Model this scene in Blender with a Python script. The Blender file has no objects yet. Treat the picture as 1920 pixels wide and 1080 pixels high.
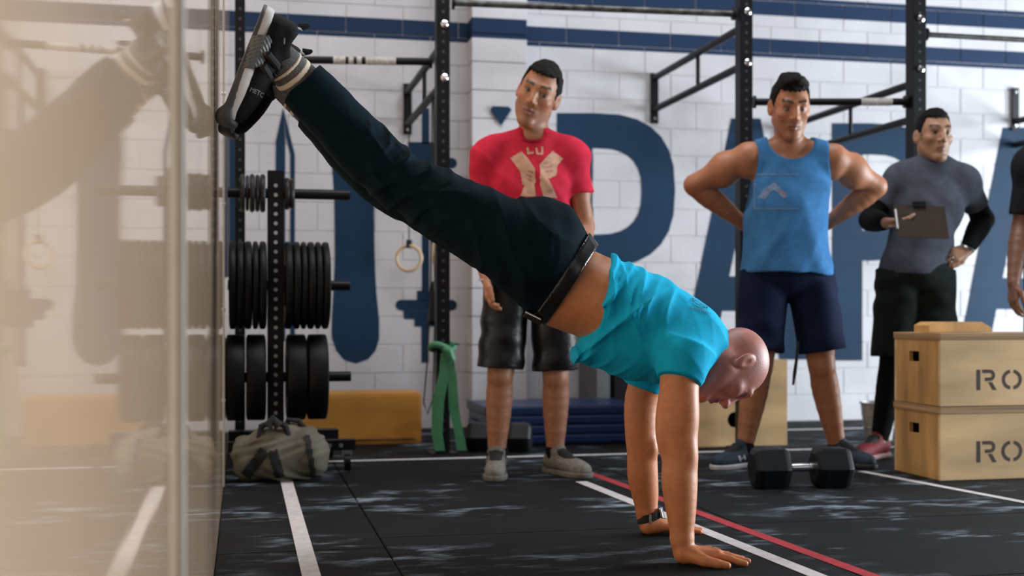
import bpy, bmesh, math, random
import numpy as np
from mathutils import Vector, Matrix
from mathutils.bvhtree import BVHTree
random.seed(7); np.random.seed(7)
SC = bpy.context.scene
COL = SC.collection
# ------------------------------------------------------------------ camera, world, lights, exposure
FPX = 2293.0; HZ = 590.0; CH = 0.70; TH = math.atan(505/2293.0)
CT, ST = math.cos(TH), math.sin(TH)
cam = bpy.data.cameras.new('camera'); camo = bpy.data.objects.new('camera', cam); COL.objects.link(camo)
cam.sensor_width = 36; cam.lens = FPX*36/1920; cam.shift_y = (HZ-540)/1920
cam.clip_start = 0.02; cam.clip_end = 60
camo.location = (0, 0, CH); camo.rotation_euler = (math.pi/2, 0, -TH)
cam.dof.use_dof = True; cam.dof.focus_distance = 3.62; cam.dof.aperture_fstop = 2.4
SC.camera = camo
w = bpy.data.worlds.new('world'); SC.world = w; w.use_nodes = True
w.node_tree.nodes['Background'].inputs[0].default_value = (0.85, 0.90, 1.0, 1)
w.node_tree.nodes['Background'].inputs[1].default_value = 0.06
def area(name, loc, target, sx, sy, power, colour):
    l = bpy.data.lights.new(name, 'AREA'); l.shape = 'RECTANGLE'; l.size = sx; l.size_y = sy
    l.energy = power; l.color = colour
    o = bpy.data.objects.new(name, l); COL.objects.link(o); o.location = loc
    o.rotation_euler = (Vector(target)-Vector(loc)).to_track_quat('-Z', 'Y').to_euler()
    return o
area('daylight_roller_door', (8.8, 4.0, 1.25), (0, 3.3, 1.0), 4.8, 2.5, 1080, (0.86, 0.94, 1.0))
area('ceiling_lamp_bank', (1.9, 4.7, 5.0), (1.9, 5.0, 0), 4.0, 1.4, 140, (0.96, 0.97, 1.0))
area('front_fill_light', (3.4, -2.5, 3.6), (2.5, 6.0, 1.2), 3.0, 1.6, 22, (1.0, 0.96, 0.92))  # fill lamp added behind the camera, stands for no real source
SC.view_settings.view_transform = 'Standard'; SC.view_settings.look = 'None'
SC.view_settings.gamma = 1.0; SC.view_settings.use_curve_mapping = False
SC.view_settings.exposure = 0.0
# ------------------------------------------------------------------ coordinates: pixel + depth -> place in the room
def c2w(p):                      # camera-aligned frame (right, depth, up) -> room
    return Vector((p[0]*CT+p[1]*ST, -p[0]*ST+p[1]*CT, p[2]))
def cam3(x, y, D):
    return np.array(((x-960)/FPX*D, D, CH-(y-HZ)/FPX*D))
def at(x, y, D): return c2w(cam3(x, y, D))
def ground(x, y): return at(x, y, CH*FPX/(y-HZ))
def on_y(x, y, Y):               # hit of the pixel ray with the plane room-Y = Y
    xc = (x-960)/FPX; return at(x, y, Y/(CT-xc*ST))
# ------------------------------------------------------------------ materials
MATS = {}
def srgb(r, g, b):
    f = lambda c: (c/255)/12.92 if c/255 <= .04045 else ((c/255+.055)/1.055)**2.4
    return (f(r), f(g), f(b))
def mat(name, rgb, rough=.6, metal=0., var=.15, scale=14, bump=.0, bscale=60, stretch=None, spec=.5, attr=None, sss=0, sheen=0, coat=0):
    if name in MATS: return MATS[name]
    m = bpy.data.materials.new(name); m.use_nodes = True; nt = m.node_tree; N = nt.nodes; L = nt.links
    b = N['Principled BSDF']; b.inputs['Roughness'].default_value = rough; b.inputs['Metallic'].default_value = metal
    b.inputs['Specular IOR Level'].default_value = spec
    if coat: b.inputs['Coat Weight'].default_value = coat
    if sheen: b.inputs['Sheen Weight'].default_value = sheen
    if sss:
        b.inputs['Subsurface Weight'].default_value = sss; b.inputs['Subsurface Radius'].default_value = (.012, .004, .002)
        b.inputs['Subsurface Scale'].default_value = 1.0
    tc = N.new('ShaderNodeNewGeometry'); mp = N.new('ShaderNodeMapping'); L.new(tc.outputs['Position'], mp.inputs[0])
    if stretch: mp.inputs['Scale'].default_value = stretch
    nz = N.new('ShaderNodeTexNoise'); nz.inputs['Scale'].default_value = scale; nz.inputs['Detail'].default_value = 6
    L.new(mp.outputs[0], nz.inputs[0])
    mr = N.new('ShaderNodeMapRange'); mr.inputs[1].default_value = .3; mr.inputs[2].default_value = .7
    mr.inputs[3].default_value = 1-var; mr.inputs[4].default_value = 1+var; L.new(nz.outputs[0], mr.inputs[0])
    mx = N.new('ShaderNodeMix'); mx.data_type = 'RGBA'; mx.blend_type = 'MULTIPLY'; mx.inputs[0].default_value = 1
    if attr:
        at_ = N.new('ShaderNodeAttribute'); at_.attribute_name = attr; L.new(at_.outputs['Color'], mx.inputs[6])
    else: mx.inputs[6].default_value = (*rgb, 1)
    L.new(mr.outputs[0], mx.inputs[7]); L.new(mx.outputs[2], b.inputs['Base Color'])
    if bump:
        n2 = N.new('ShaderNodeTexNoise'); n2.inputs['Scale'].default_value = bscale; n2.inputs['Detail'].default_value = 4
        L.new(mp.outputs[0], n2.inputs[0]); bp = N.new('ShaderNodeBump'); bp.inputs['Strength'].default_value = bump
        bp.inputs['Distance'].default_value = .01; L.new(n2.outputs[0], bp.inputs['Height']); L.new(bp.outputs[0], b.inputs['Normal'])
    MATS[name] = m; return m
BLACK = mat('black powder coat', (.006, .006, .0075), .42, 0, .2, spec=.25)
STEEL = mat('bright steel', (.72, .72, .74), .25, 1., .1)
RUBBER = mat('black rubber', (.0042, .0048, .006), .5, 0, .25, 30, .1, 150, spec=.22)
PLY = mat('plywood face', (.54, .31, .11), .55, 0, .42, 9, .05, 40, (1, 1, .22))
PLYF = mat('pale plywood face', (.72, .49, .25), .55, 0, .30, 7, .05, 40, (.25, 1, 1))
PLYD = mat('orange stained plywood', (.52, .23, .035), .5, 0, .25, 7, .05, 40, (.25, 1, 1))
PLYE = mat('plywood layered edge', (.40, .25, .12), .7, 0, .45, 60, 0, 40, (.02, .02, 3))
STENCIL = mat('stencil brown ink', (.06, .035, .025), .7, 0, .2)
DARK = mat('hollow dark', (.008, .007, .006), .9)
WOODRING = mat('ring birch', (.62, .47, .30), .45, 0, .15)
GREEN = mat('green latex', (.055, .24, .12), .5, 0, .12)
WEB = mat('black webbing', (.010, .010, .011), .85)
NAVYMAT = mat('blue vinyl', (.008, .022, .085), .35, 0, .15)
CANVAS = mat('olive canvas', (.13, .115, .085), .9, 0, .25, 10, .2, 60)
GALV = mat('galvanised', (.33, .33, .33), .45, .7, .25, 20)
TAPEW = mat('white floor tape', (.62, .59, .60), .6, 0, .14, 25)
TAPER = mat('red floor tape', (.42, .022, .03), .55, 0, .2, 25)
GREY = mat('grey steel', (.12, .125, .13), .5, .2, .2)
# ------------------------------------------------------------------ mesh helpers
class MB:
    def __init__(s): s.v = []; s.f = []
    def add(s, vs, fs):
        o = len(s.v); s.v += [tuple(v) for v in vs]; s.f += [tuple(i+o for i in f) for f in fs]; return s
    def box(s, c, d, rz=0, M=None):
        x, y, z = d[0]/2, d[1]/2, d[2]/2
        vs = [Vector((i*x, j*y, k*z)) for i in (-1, 1) for j in (-1, 1) for k in (-1, 1)]
        R = M if M else Matrix.Rotation(rz, 3, 'Z')
        vs = [R@v+Vector(c) for v in vs]
        return s.add(vs, [(0, 1, 3, 2), (4, 6, 7, 5), (0, 4, 5, 1), (2, 3, 7, 6), (0, 2, 6, 4), (1, 5, 7, 3)])
    def bar(s, a, b, wd, ht=None):
        a = Vector(a); b = Vector(b); d = b-a; q = d.to_track_quat('X', 'Z').to_matrix()
        return s.box((a+b)/2, (d.length, wd, ht or wd), M=q)
    def tube(s, pts, r, n=14, closed=False, caps=True):
        pts = [Vector(p) for p in pts]; m = len(pts); rs = r if isinstance(r, (list, tuple)) else [r]*m
        vs = []; up = None
        for i, p in enumerate(pts):
            if closed: t = (pts[(i+1) % m]-pts[i-1]).normalized()
            else: t = (pts[min(i+1, m-1)]-pts[max(i-1, 0)]).normalized()
            if up is None:
                up = Vector((0, 0, 1)) if abs(t.z) < .9 else Vector((1, 0, 0))
            u = t.cross(up).normalized(); up = u.cross(t).normalized()
            for k in range(n):
                a = 2*math.pi*k/n; vs.append(p+(u*math.cos(a)+up*math.sin(a))*rs[i])
        fs = []
        for i in range(m if closed else m-1):
            j = (i+1) % m
            for k in range(n): fs.append((i*n+k, i*n+(k+1) % n, j*n+(k+1) % n, j*n+k))
        if caps and not closed: fs += [tuple(range(n))[::-1], tuple(range((m-1)*n, m*n))]
        return s.add(vs, fs)
    def lathe(s, prof, o, axis, n=40):
        o = Vector(o); ax = Vector(axis).normalized(); u = ax.orthogonal().normalized(); v = ax.cross(u); m = len(prof); vs = []
        for (h, r) in prof:
            for k in range(n):
                a = 2*math.pi*k/n; vs.append(o+ax*h+(u*math.cos(a)+v*math.sin(a))*r)
        fs = [(i*n+k, i*n+(k+1) % n, (i+1)*n+(k+1) % n, (i+1)*n+k) for i in range(m-1) for k in range(n)]
        fs += [tuple(range(n))[::-1], tuple(range((m-1)*n, m*n))]
        return s.add(vs, fs)
    def prism(s, poly, a, depth, ex=None, ey=None, en=None, o=(0, 0, 0)):
        ex = Vector(ex or (1, 0, 0)); ey = Vector(ey or (0, 0, 1)); en = Vector(en or (0, 1, 0)); o = Vector(o); n = len(poly)
        vs = [o+ex*p[0]+ey*p[1]+en*a for p in poly]+[o+ex*p[0]+ey*p[1]+en*(a+depth) for p in poly]
        return s.add(vs, [tuple(range(n)), tuple(range(n, 2*n))[::-1]]+[(i, i+n, (i+1) % n+n, (i+1) % n) for i in range(n)])
    def build(s, name, m, parent=None, smooth=False, bevel=0, origin=None):
        me = bpy.data.meshes.new(name)
        o0 = Vector(origin) if origin is not None else (parent_loc(parent) if parent else None)
        if o0 is None:
            a = np.array([list(v) for v in s.v]); o0 = Vector(((a[:, 0].min()+a[:, 0].max())/2, (a[:, 1].min()+a[:, 1].max())/2, a[:, 2].min()))
        me.from_pydata([tuple(Vector(v)-o0) for v in s.v], [], s.f)
        bm = bmesh.new(); bm.from_mesh(me); bmesh.ops.recalc_face_normals(bm, faces=bm.faces)
        if bevel: bmesh.ops.bevel(bm, geom=list(bm.edges), offset=bevel, segments=2, affect='EDGES', profile=.7, clamp_overlap=True)
        bm.to_mesh(me); bm.free()
        if smooth:
            me.polygons.foreach_set('use_smooth', [True]*len(me.polygons))
            try: me.set_sharp_from_angle(angle=math.radians(40))
            except Exception: pass
        me.materials.append(m)
        o = bpy.data.objects.new(name, me); COL.objects.link(o)
        if parent: o.parent = parent; o.location = (0, 0, 0)
        else: o.location = o0
        return o
def parent_loc(p):
    v = Vector((0, 0, 0))
    while p: v += p.location; p = p.parent
    return v
def tag(o, label=None, cat=None, group=None, kind=None):
    for k, v in (('label', label), ('category', cat), ('group', group), ('kind', kind)):
        if v: o[k] = v
    return o
def thing(name, loc, label, cat, group=None):
    e = bpy.data.objects.new(name, None); COL.objects.link(e); e.location = loc; e.empty_display_size = .1
    return tag(e, label, cat, group)
# ------------------------------------------------------------------ the setting
YW = 7.45; XL = -0.076
floor = MB().box((3.4, 3.3, -.03), (7.4, 8.6, .04)).build('floor', mat('concrete slab', (.04, .04, .042), .8), origin=(3.4, 3.3, -.05)); tag(floor, 'black rubber gym floor of butted mats', None, None, 'structure')
def floor_mat():
    m = mat('rubber mat', (.0048, .0062, .0074), .75, 0, .45, 5, .18, 220, spec=.15); nt = m.node_tree; N = nt.nodes; L = nt.links
    b = N['Principled BSDF']; g = N.new('ShaderNodeNewGeometry')
    def noise(scale, sx, sy, lo, hi, det=5, off=0):
        mp = N.new('ShaderNodeMapping'); mp.inputs['Scale'].default_value = (sx, sy, 1); mp.inputs['Location'].default_value = (off, off*.7, 0)
        mp.inputs['Rotation'].default_value = (0, 0, TH)
        L.new(g.outputs['Position'], mp.inputs[0]); n = N.new('ShaderNodeTexNoise'); n.inputs['Scale'].default_value = scale; n.inputs['Detail'].default_value = det
        L.new(mp.outputs[0], n.inputs[0]); r = N.new('ShaderNodeMapRange'); r.inputs[1].default_value = lo; r.inputs[2].default_value = hi; L.new(n.outputs[0], r.inputs[0]); return r
    a = noise(1.5, 1.2, 1.4, .47, .63, 2, 3.1); c = noise(7, .7, 1.5, .50, .64, 6, 1.7); d = noise(40, .35, 1.6, .36, .62, 4)
    m1 = N.new('ShaderNodeMath'); m1.operation = 'MULTIPLY'; L.new(a.outputs[0], m1.inputs[0]); L.new(c.outputs[0], m1.inputs[1])
    m2 = N.new('ShaderNodeMath'); m2.operation = 'MULTIPLY'; L.new(m1.outputs[0], m2.inputs[0]); L.new(d.outputs[0], m2.inputs[1])
    sp = noise(90, 1, 1, .73, .78, 2, 9); m3 = N.new('ShaderNodeMath'); m3.operation = 'MAXIMUM'; L.new(m2.outputs[0], m3.inputs[0])
    m4 = N.new('ShaderNodeMath'); m4.operation = 'MULTIPLY'; m4.inputs[1].default_value = .25; L.new(sp.outputs[0], m4.inputs[0]); L.new(m4.outputs[0], m3.inputs[1])
    old = b.inputs['Base Color'].links[0].from_socket
    mx = N.new('ShaderNodeMix'); mx.data_type = 'RGBA'; mx.inputs[7].default_value = (.27, .34, .42, 1)
    L.new(m3.outputs[0], mx.inputs[0]); L.new(old, mx.inputs[6]); L.new(mx.outputs[2], b.inputs['Base Color']); return m
MATM = floor_mat()
def piece(name, me, loc, parent):
    o = bpy.data.objects.new(name, me); COL.objects.link(o); o.parent = parent; o.location = Vector(loc)-parent_loc(parent); return o
def bevel_box_mesh(name, d, bev, m, seg=1):
    bm = bmesh.new(); bmesh.ops.create_cube(bm, size=1)
    for v in bm.verts: v.co = Vector((v.co.x*d[0], v.co.y*d[1], v.co.z*d[2]))
    bmesh.ops.bevel(bm, geom=list(bm.edges), offset=bev, segments=seg, affect='EDGES')
    me = bpy.data.meshes.new(name); bm.to_mesh(me); bm.free(); me.materials.append(m); return me
XS = [-.076, .42, 1.62, 2.82, 4.02, 5.22, 6.6]
for i in range(len(XS)-1):
    wd = XS[i+1]-XS[i]-.004
    ys = [-.9] + [v + (.0 if i % 2 else .9) for v in (2.035-.9*(i == 0)*.18, 3.835-.9*(i == 0)*.18-.9*(i % 2 == 0), 5.635-.9*(i % 2 == 0))] + [YW]
    ys = sorted(ys)
    for j in range(len(ys)-1):
        ln = ys[j+1]-ys[j]-.004
        piece('rubber_mat', bevel_box_mesh('rubber_mat', (wd, ln, .02), .003, MATM), ((XS[i]+XS[i+1])/2, (ys[j]+ys[j+1])/2, -.0102), floor)
def tape(a, b, wd, m, label, z=.0006):
    a = Vector((a[0], a[1], z)); b = Vector((b[0], b[1], z))
    o = MB().bar(a, b, wd, .0008).build('floor_tape', m); return tag(o, label, 'floor tape')
tape((.18, .6), (.18, 5.35), .05, TAPEW, 'white tape line on floor running along the glossy tan wall')
tape((1.386, 4.946), (1.53, 2.6), .05, TAPEW, 'white tape line beside the red line under the bald man')
tape((1.485, 5.40), (1.672, 2.6), .045, TAPER, 'red tape line on the black rubber floor')
tape((.1, 5.88), (5.9, 5.86), .045, TAPEW, 'long white tape line crossing the floor before the rig posts', .0012)
tape((2.70, 5.0), (2.95, 3.4), .04, TAPEW, 'white tape line passing the foot of the stacked plywood boxes')
tape((2.3, 6.9), (6.2, 6.9), .05, TAPEW, 'white tape line on the floor close to the block wall')
# back wall of painted blocks
def wall_paint():
    m = mat('painted block', (.565, .563, .595), .6, 0, .10, 2.3, .25, 90, spec=.15); nt = m.node_tree; N = nt.nodes; L = nt.links
    b = N['Principled BSDF']; g = N.new('ShaderNodeNewGeometry'); sx = N.new('ShaderNodeSeparateXYZ'); L.new(g.outputs['Position'], sx.inputs[0])
    def band(lo, hi):
        a = N.new('ShaderNodeMath'); a.operation = 'GREATER_THAN'; a.inputs[1].default_value = lo; L.new(sx.outputs[2], a.inputs[0])
        c = N.new('ShaderNodeMath'); c.operation = 'LESS_THAN'; c.inputs[1].default_value = hi; L.new(sx.outputs[2], c.inputs[0])
        d = N.new('ShaderNodeMath'); d.operation = 'MULTIPLY'; L.new(a.outputs[0], d.inputs[0]); L.new(c.outputs[0], d.inputs[1]); return d
    b1 = band(2.38, 2.503); b2 = band(2.655, 2.78); ad = N.new('ShaderNodeMath'); ad.operation = 'ADD'; L.new(b1.outputs[0], ad.inputs[0]); L.new(b2.outputs[0], ad.inputs[1])
    # soot stains with their own shape
    nz = N.new('ShaderNodeTexNoise'); nz.inputs['Scale'].default_value = 1.6; nz.inputs['Detail'].default_value = 5; L.new(g.outputs['Position'], nz.inputs[0])
    r = N.new('ShaderNodeMapRange'); r.inputs[1].default_value = .55; r.inputs[2].default_value = .8; r.inputs[3].default_value = 0; r.inputs[4].default_value = .55; L.new(nz.outputs[0], r.inputs[0])
    st = N.new('ShaderNodeMix'); st.data_type = 'RGBA'; st.inputs[7].default_value = (.33, .33, .34, 1); L.new(r.outputs[0], st.inputs[0])
    L.new(b.inputs['Base Color'].links[0].from_socket, st.inputs[6])
    mx = N.new('ShaderNodeMix'); mx.data_type = 'RGBA'; mx.inputs[7].default_value = (.013, .032, .078, 1)
    L.new(ad.outputs[0], mx.inputs[0]); L.new(st.outputs[2], mx.inputs[6]); L.new(mx.outputs[2], b.inputs['Base Color']); return m
WPAINT = wall_paint()
wall = MB().box((3.3, YW+.0955, 1.5), (6.9, .2, 3.0)).build('wall_back', mat('mortar', (.58, .565, .58), .8, 0, .1), origin=(3.3, YW, 0)); tag(wall, 'white painted block wall with navy stripes and huge navy lettering', None, None, 'structure')
BL, BH = .345, .172
bmeshes = [bevel_box_mesh('block', (BL-.003, .02, BH-.003), .003, WPAINT) for _ in range(2)]
half = bevel_box_mesh('block', (BL/2-.003, .02, BH-.003), .003, WPAINT)
for r in range(17):
    z = (r+.5)*BH; n = 16; x0 = -.08
    if r % 2:
        piece('block', half, (x0+BL/4, YW, z), wall)
        for c in range(n): piece('block', bmeshes[c % 2], (x0+BL/2+(c+.5)*BL, YW+random.uniform(-.001, .001), z), wall)
    else:
        for c in range(n): piece('block', bmeshes[c % 2], (x0+(c+.5)*BL, YW+random.uniform(-.001, .001), z), wall)
mb = MB()
for r in range(17):
    for c in range(4): mb.box((5.72+(c+.5)*BL-(BL/2 if r % 2 == 0 else 0)*.98, YW, (r+.5)*BH), (BL-.003, .02, BH-.003))
tag(mb.build('block_field', WPAINT, wall), kind='stuff')
pil_x0 = on_y(885, 500, YW-.165).x; pil_x1 = on_y(988, 500, YW-.165).x
pil = bevel_box_mesh('pilaster_block', (pil_x1-pil_x0, .17, BH-.004), .003, WPAINT)
for r in range(17): piece('pilaster_block', pil, ((pil_x0+pil_x1)/2, YW-.08, (r+.5)*BH), wall)
# painted lettering, flat paint on the blocks
def navy():
    m = mat('navy wall paint', (.0095, .033, .072), .6, 0, .16, 2.0, .12, 90, spec=.16); nt = m.node_tree; N = nt.nodes; L = nt.links
    b = N['Principled BSDF']; g = N.new('ShaderNodeNewGeometry'); mp = N.new('ShaderNodeMapping'); mp.inputs['Rotation'].default_value = (math.pi/2, 0, 0)
    sx = N.new('ShaderNodeSeparateXYZ'); cx = N.new('ShaderNodeCombineXYZ'); L.new(g.outputs['Position'], sx.inputs[0]); L.new(sx.outputs[0], cx.inputs[0]); L.new(sx.outputs[2], cx.inputs[1])
    br = N.new('ShaderNodeTexBrick'); br.inputs['Scale'].default_value = 1; br.inputs['Brick Width'].default_value = BL; br.inputs['Row Height'].default_value = BH; br.inputs['Mortar Size'].default_value = .003
    mp2 = N.new('ShaderNodeMapping'); mp2.inputs['Location'].default_value = (.08, 0, 0); L.new(cx.outputs[0], mp2.inputs[0]); L.new(mp2.outputs[0], br.inputs[0])
    bp = N.new('ShaderNodeBump'); bp.inputs['Strength'].default_value = .6; bp.inputs['Distance'].default_value = .004; bp.invert = True
    L.new(br.outputs['Fac'], bp.inputs['Height']); L.new(bp.outputs[0], b.inputs['Normal']); return m
NAVY = navy()
def ray_poly(px, Y): return [(on_y(x, y, Y).x, on_y(x, y, Y).z) for x, y in px]
def paint(name, pieces, Y=YW-.0115):
    mb = MB()
    for px in pieces: mb.prism(ray_poly(px, Y), Y-.0008, .0016)
    return mb.build(name, NAVY, wall)
def ring_arc(outer, inner):         # strip of quads between two poly-lines of equal length
    return [[outer[i], outer[i+1], inner[i+1], inner[i]] for i in range(len(outer)-1)]
def letter_p(x0, xs, x1, yt, yb, ybase, ct, cb, w):
    def arc(xa, xr, ya, yb_, n=14, sq=2.6):
        pts = []; cy = (ya+yb_)/2; ry = (yb_-ya)/2; rx = min(xr-xa, ry*1.05); cx = xr-rx
        for i in range(n+1):
            t = -math.pi/2+math.pi*i/n; c, s = math.cos(t), math.sin(t)
            pts.append((cx+rx*math.copysign(abs(c)**(2/sq), c), cy+ry*math.copysign(abs(s)**(2/sq), s)))
        return pts
    o = [(xs, yt)]+arc(xs, x1, yt, yb)+[(xs, yb)]; i = [(xs, ct)]+arc(xs, x1-w, ct, cb)+[(xs, cb)]
    return [[(x0, yt), (xs, yt), (xs, ybase), (x0, ybase)]]+ring_arc(o, i)
paint('painted_letter_p', letter_p(1044, 1111, 1266, 212, 502, 668, 278, 440, 63))
paint('painted_letter_p', letter_p(1560, 1617, 1768, 231, 489, 676, 290, 432, 56))
def letter_a(tl, tr, yt, bl, br, yb, sw, c1, c2):
    def L(t): return bl+(tl-bl)*t
    def R(t): return br+(tr-br)*t
    f = lambda y: (yb-y)/(yb-yt)
    ya = yt+(yb-yt)*.21
    P = [[(tl, yt), (tr, yt), (R(f(ya)), ya), (L(f(ya)), ya)]]
    P += [[(L(f(ya)), ya), (L(f(ya))+sw, ya), (L(0)+sw, yb), (L(0), yb)], [(R(f(ya))-sw, ya), (R(f(ya)), ya), (R(0), yb), (R(0)-sw, yb)]]
    P += [[(L(f(c1))+sw, c1), (R(f(c1))-sw, c1), (R(f(c2))-sw, c2), (L(f(c2))+sw, c2)]]
    return P
paint('painted_letter_a', letter_a(1371, 1426, 222, 1277, 1520, 674, 58, 518, 583))
paint('painted_letter_a', letter_a(1880, 1940, 239, 1795, 2025, 668, 56, 521, 580))
paint('painted_letter_fragment', [[(919, 205), (924, 199), (954, 200), (959, 206), (939, 236)]], YW-.165-.0135)
pin = [(622, 300), (623, 255), (632, 220), (652, 200), (672, 198), (692, 212), (703, 235), (705, 300), (701, 400), (703, 500), (706, 550), (711, 600), (711, 635), (704, 658), (690, 674), (667, 682), (645, 675), (630, 657), (622, 632), (622, 600), (625, 550), (628, 480), (627, 380)]
paint('painted_club', [pin[0:7]+pin[7:8], [pin[0], pin[7], pin[8], pin[22]], [pin[22], pin[8], pin[9], pin[21]], [pin[21], pin[9], pin[10], pin[20]], [pin[20], pin[10], pin[11], pin[19]], pin[11:20]])
paint('painted_blade', [[(531, 202), (535, 262), (535, 640), (515, 640), (517, 265)], [(531, 202), (546, 262), (553, 290), (553, 640), (544, 640), (544, 290), (536, 255)]])
paint('painted_blade', [[(436, 200), (444, 265), (444, 520), (428, 520), (428, 260)]])
def pill(x0, x1, y0, y1):
    r = (y1-y0)/2; c = (y0+y1)/2
    return [(x0+r-r*math.cos(t), c-r*math.sin(t)) for t in [math.pi*(i/8)-math.pi/2 for i in range(9)]]+[(x1-r+r*math.cos(t), c+r*math.sin(t)) for t in [math.pi*(i/8)-math.pi/2 for i in range(9)]]
bb = [[(791, 203), (805, 203), (805, 270), (791, 270)], [(765, 266), (828, 267), (828, 297), (765, 296)], pill(742, 857, 296, 316), [(757, 316), (838, 317), (838, 334), (757, 333)],
      [(791, 334), (805, 334), (805, 546), (791, 546)], [(782, 545), (815, 546), (815, 563), (782, 563)], pill(742, 857, 562, 582), [(757, 582), (838, 583), (838, 599), (757, 598)], [(777, 598), (820, 599), (820, 612), (777, 612)], [(790, 612), (804, 612), (804, 680), (790, 680)]]
paint('painted_barbell', bb)
# glossy tan panel wall that the feet press on
def tan_gloss():
    m = mat('glossy tan panel', (.76, .53, .36), .03, 0, .10, 1.2, spec=.5); nt = m.node_tree; N = nt.nodes; L = nt.links; b = N['Principled BSDF']; b.inputs['IOR'].default_value = 1.85
    g = N.new('ShaderNodeNewGeometry'); mp = N.new('ShaderNodeMapping'); mp.inputs['Scale'].default_value = (0, 1, .02); L.new(g.outputs['Position'], mp.inputs[0])
    n = N.new('ShaderNodeTexNoise'); n.inputs['Scale'].default_value = 5.0; n.inputs['Detail'].default_value = 3; L.new(mp.outputs[0], n.inputs[0])
    bp = N.new('ShaderNodeBump'); bp.inputs['Strength'].default_value = .03; bp.inputs['Distance'].default_value = .01; L.new(n.outputs[0], bp.inputs['Height']); L.new(bp.outputs[0], b.inputs['Normal'])
    return m
wl = MB().box((XL-.02, 3.0, 1.6), (.04, 8.88, 3.2)).build('wall_left', tan_gloss(), origin=(XL-.04, 3.0, 0)); tag(wl, 'glossy tan panelled wall that mirrors the gym', None, None, 'structure')
t1 = MB().box((XL+.004, 1.52, 1.6), (.008, .03, 3.2)).build('trim_1', mat('pale joint strip', (.62, .63, .60), .4, 0, .08)); tag(t1, 'pale vertical joint strip on the glossy tan wall', None, None, 'structure')
t2 = MB().box((XL+.002, 5.12, 1.6), (.004, .035, 3.2)).build('trim_2', mat('metal joint strip', (.7, .66, .58), .3, .8, .1)); tag(t2, 'thin metal joint strip on the glossy tan wall', None, None, 'structure')
for zz in (.35, .72, 1.15, 1.6, 2.05): MB().lathe([(0, .008), (.003, .008), (.004, .004)], (XL+.004, 5.115, zz), (1, 0, 0), 12).build('screw', STEEL, t2)
# ------------------------------------------------------------------ the rig: posts, wall brackets, bars
def post(x, y, wd, label, bolts=(), zt=3.1, face='cam'):
    t = thing('rig_post', (x, y, 0), label, 'rig post', 'steel rig posts')
    MB().box((x, y, zt/2), (wd, wd, zt)).build('upright', BLACK, t, bevel=.003)
    MB().box((x, y, .004), (wd*2, wd*2, .008)).build('base_plate', BLACK, t)
    hm = MB()
    for i in range(58):
        z = .12+i*.05
        if z < zt-.05: hm.lathe([(0, .0075), (.0012, .0075)], (x, y-wd/2-.0012, z), (0, 1, 0), 8)
    tag(hm.build('hole_row', mat('hole dark', (.05, .05, .055), .5), t), kind='stuff')
    for z in bolts:
        MB().lathe([(0, .020), (.006, .019), (.010, .012), (.016, .010)], (x+.006, y-wd/2, z), (0, -1, 0), 18).build('bolt', STEEL, t, smooth=True)
    return t
PA = (.983, 6.10); PB = (2.566, 6.00); PC = (3.443, 5.80); P0 = (-.013, 6.25); PD = (5.16, 5.8)
def zat(px, py, P):           # height that pixel row py has at a post
    D = P[0]*ST+P[1]*CT; return CH-(py-HZ)/FPX*D
post(*P0, .05, 'black steel rig post right beside the glossy tan wall')
post(*PA, .068, 'black rig post with green band knotted round it', [zat(830, 48, PA), zat(830, 148, PA)])
post(*PB, .07, 'black rig post behind the man in blue tank top', [zat(0, 25, PB), zat(0, 120, PB)])
pc = post(*PC, .076, 'black rig post behind the man with the clipboard', [zat(0, 38, PC), zat(0, 132, PC)])
MB().prism([(0, 0), (.13, .28), (0, .28)], -.006, .012, (1, 0, 0), (0, 0, 1), (0, 1, 0), (PC[0]+.03, PC[1], zat(0, 20, PC))).build('gusset', BLACK, pc)
def bracket(P, z1, z2, pz, label, strut=.45, xw=None):
    X = P[0]; xw = xw or X; t = thing('wall_bracket', (xw, YW-.02, pz[0]), label, 'bracket', 'wall brackets of the rig')
    Yp = YW-.022; ya = P[1]+.035
    MB().box((xw, Yp, (pz[0]+pz[1])/2), (.05, .016, pz[1]-pz[0])).build('wall_plate', BLACK, t)
    MB().tube([(X, ya, z1), (xw, Yp, z1)], .021, 14).build('arm', BLACK, t, smooth=True); MB().tube([(X, ya, z2), (xw, Yp, z2)], .021, 14).build('arm', BLACK, t, smooth=True)
    ys = ya+(Yp-ya)*strut; MB().tube([(X, ys, z1), (X, ys, z2)], .012, 10).build('strut', BLACK, t, smooth=True)
    for z in (pz[0]+.03, pz[1]-.03): MB().lathe([(0, .012), (.008, .010)], (xw, Yp-.008, z), (0, -1, 0), 10).build('bolt', STEEL, t)
    return t
bracket(PA, zat(0, 85, PA), zat(0, 158, PA), (1.80, 2.11), 'black twin-arm wall bracket holding the post with green band')
bracket(PB, zat(0, 50, PB), zat(0, 122, PB), (1.92, 2.24), 'black twin-arm wall bracket between the two largest navy letters')
bracket(PC, zat(0, 155, PC), zat(0, 222, PC), (1.68, 2.02), 'black twin-arm bracket running behind the tank-top man\'s head', .42)
bracket(PD, 2.02, 1.86, (1.96-.0, 2.25), 'black wall bracket above the navy letter A behind the dark-sleeved arm')
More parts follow.
